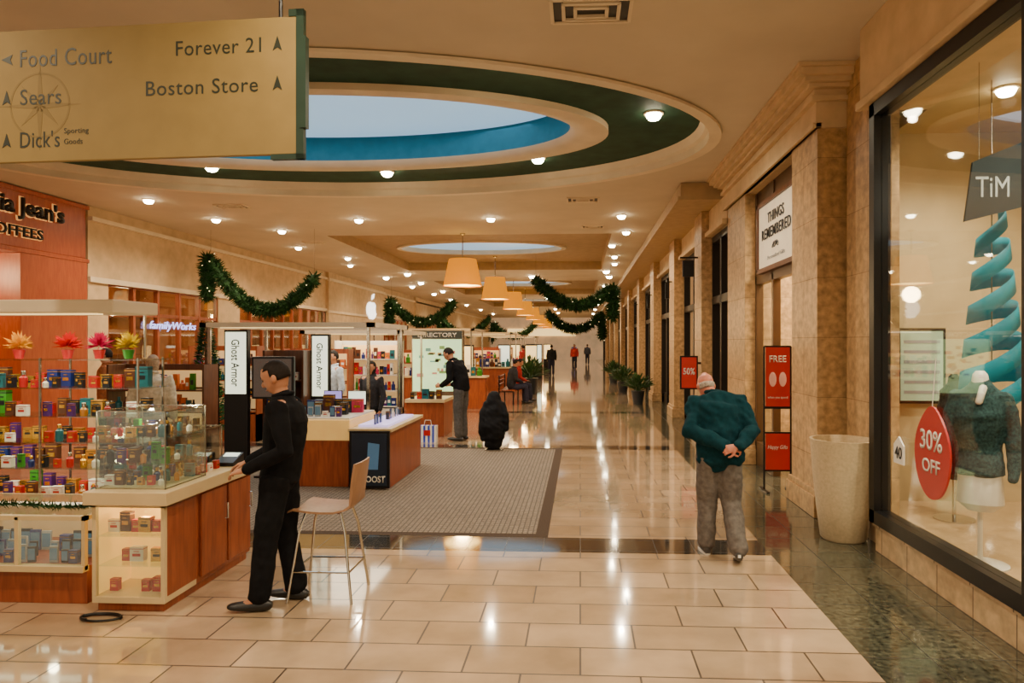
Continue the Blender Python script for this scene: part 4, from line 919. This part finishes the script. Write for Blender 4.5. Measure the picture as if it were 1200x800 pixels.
sit=dict(pel=(0,0,.52),wai=(0,.0,.66),che=(0,.04,.88),nek=(0,.09,1.07),hed=(0,.14,1.2),hf=(0,1,-.3),
   arms=[((-.2,.05,1.0),(-.25,.08,.74),(-.12,.3,.64),(0,1,0),(0,0,-1)),((.2,.05,1.0),(.25,.08,.74),(.12,.3,.64),(0,1,0),(0,0,-1))],
   legs=[((-.09,.0,.5),(-.12,.42,.5),(-.12,.44,.085),(0,1,0)),((.09,.0,.5),(.12,.42,.5),(.12,.44,.085),(0,1,0))])
for x,y,c,lab in ((-2.05,20.3,(.03,.03,.035),'seated shopper in black coat on wooden bench'),(-2.0,21.1,(.35,.03,.03),'seated shopper in red jacket on wooden bench')):
    person((x,y,0),-1.2,sit,cc(c,(.03,.03,.05)),lab,1,.025,'short',.15,voxb=.02,face=False)
bh=T('bench',(-2.1,20.7,0),'slatted wooden bench with dark metal legs','bench')
b=B()
for i in range(5): b.box(-2.35+.09*i,-2.28+.09*i,19.8,21.6,.40,.43)
for i in range(3): b.box(-2.42,-2.39,19.8,21.6,.5+.12*i,.58+.12*i)
b.obj('slats',woodM,bh)
for y in (19.95,21.45): B().box(-2.4,-2.36,y-.03,y+.03,0,.85).box(-1.98,-1.94,y-.03,y+.03,0,.4).box(-2.4,-1.94,y-.03,y+.03,.36,.4).obj('leg_frame',blackM,bh)
cs=T('draped_stool',(-1.45,11.45,0),'black padded coat draped over a low stool','coat',local=True)
b=B(); b.loft([((0,0,.2),.17,.16),((0,0,.4),.2,.18),((0,0,.62),.18,.16),((0,0,.8),.14,.12),((.0,0,.94),.09,.08)],n=18); b.loft([((-.12,.0,.78),.07),((-.19,-.05,.6),.06),((-.2,-.08,.3),.05),((-.18,-.08,.18),.045)]); b.loft([((.12,.0,.78),.07),((.19,-.05,.6),.06),((.2,-.05,.35),.05)]); b.loft([((-.1,-.02,.12),.09),((.1,-.02,.12),.08)])
mobj('coat',fuse(b,.014,3,.02,3,[M('black_padded',(.006,.006,.007),.8,spec=.2)]),cs); B().lathe([(.16,0),(.16,.02),(.03,.05),(.03,.4),(.14,.42)],(0,0,0),20).obj('stool',metalM,cs,True)
def plant(x,y,s,lab):
    p=T('potted_plant',(x,y,0),lab,'plant'); B().lathe([(.16*s,0),(.22*s,.4*s),(.24*s,.42*s),(.2*s,.42*s)],(x,y,0),20).obj('pot',M('dark_pot',(.02,.025,.03),.4),p,True)
    b=B()
    for i in range(260):
        a=random.uniform(0,2*pi); e=random.uniform(.3,1.5); D=V((math.cos(a)*math.cos(e),math.sin(a)*math.cos(e),math.sin(e))); L=random.uniform(.25,.62)*s; c=V((x,y,.4*s)); q=c+D*L; t=D.cross(V((0,0,1))).normalized()*.035*s
        b.add([q-D*.14*s,q+t,q+D*.12*s-V((0,0,.05)),q-t],[(0,1,2,3)])
        if i%6==0: b.tube([c,q],.006,4)
    b.obj('foliage',M('leaf_green',(.03,.085,.018),.5,amt=.4),p,kind='stuff')
plant(1.72,20.5,.9,'leafy green plant in dark pot'); plant(1.55,25,.95,'leafy green plant in dark pot'); plant(1.5,31,1.0,'leafy green plant in dark pot'); plant(-1.8,24.5,1.3,'bushy indoor plant in dark pot')
ft=T('fir_tree',(-6.35,11.3,0),'slim artificial fir tree with warm lights','tree'); b=B()
for i in range(2200):
    t=random.random(); z=.35+1.75*t; a=random.uniform(0,2*pi); r=.30*(1-t)**.8*random.uniform(.5,1)+.03; c=V((-6.35+r*math.cos(a),11.3+r*math.sin(a),z)); d=V((math.cos(a),math.sin(a),random.uniform(-.3,.6))).normalized()*.09; s_=d.orthogonal().normalized()*.012; b.add([c-s_,c+s_,c+d],[(0,1,2)])
b.obj('foliage',leafM,ft,kind='stuff'); B().tube([(-6.35,11.3,0),(-6.35,11.3,2.0)],.03).lathe([(.15,0),(.15,.05),(.04,.08)],(-6.35,11.3,0)).obj('trunk',woodD,ft)
b=B()
for i in range(50):
    t=random.random(); a=random.uniform(0,2*pi); r=.36*(1-t)**.8; b.sph((-6.35+r*math.cos(a),11.3+r*math.sin(a),.4+1.6*t),.016,5,i%2)
b.obj('ornaments',[red,gold],ft,kind='stuff')
def mannequin(x,y,rz,c,c2,lab,sc=1,z=.22,stm=None):
    e=T('mannequin',(x,y,z),lab,'mannequin',rz,sc,local=True)
    b=B(); b.loft([((0,0,.62),.15,.11),((0,0,.78),.12,.095),((0,.01,1.0),.155,.12),((0,0,1.15),.15,.085),((0,0,1.22),.07,.06)],n=20)
    for s_ in (-1,1): b.loft([((s_*.13,0,1.14),.06),((s_*.18,0,.95),.05),((s_*.20,.03,.72),.042),((s_*.19,.06,.6),.036)],n=12)
    mobj('jacket',fuse(b,.010,3,.012,2,[c]),e)
    b=B(); b.loft([((0,0,1.15),.06),((0,0,1.25),.05),((0,0,1.28),.045)],n=16); b.obj('neck_form',[c2],e,True)
    b=B(); b.loft([((0,0,.42),.14,.10),((0,0,.66),.13,.095)],n=18); b.obj('pale_top',[c2],e,True)
    b=B(); b.loft([((-.03,.075,1.2),.024),((-.01,.115,1.1),.022)],n=10); b.obj('collar_edge',[c2],e,True)
    B().tube([(0,0,0.01),(0,0,.6)],.016).lathe([(.17,0),(.17,.012),(.02,.02)],n=28).obj('stand',stm or chromeM,e,True)
mannequin(2.85,5.02,pi/2+.9,M('dark_tweed',(.022,.05,.05),.9,amt=.6,scale=60,spec=.2),whiteM,'headless mannequin in dark jacket and pale top',1.06,stm=whiteM); mannequin(3.35,6.3,pi/2,M('black_knit',(.01,.01,.013),.9),blackM,'headless mannequin in black knit jacket')
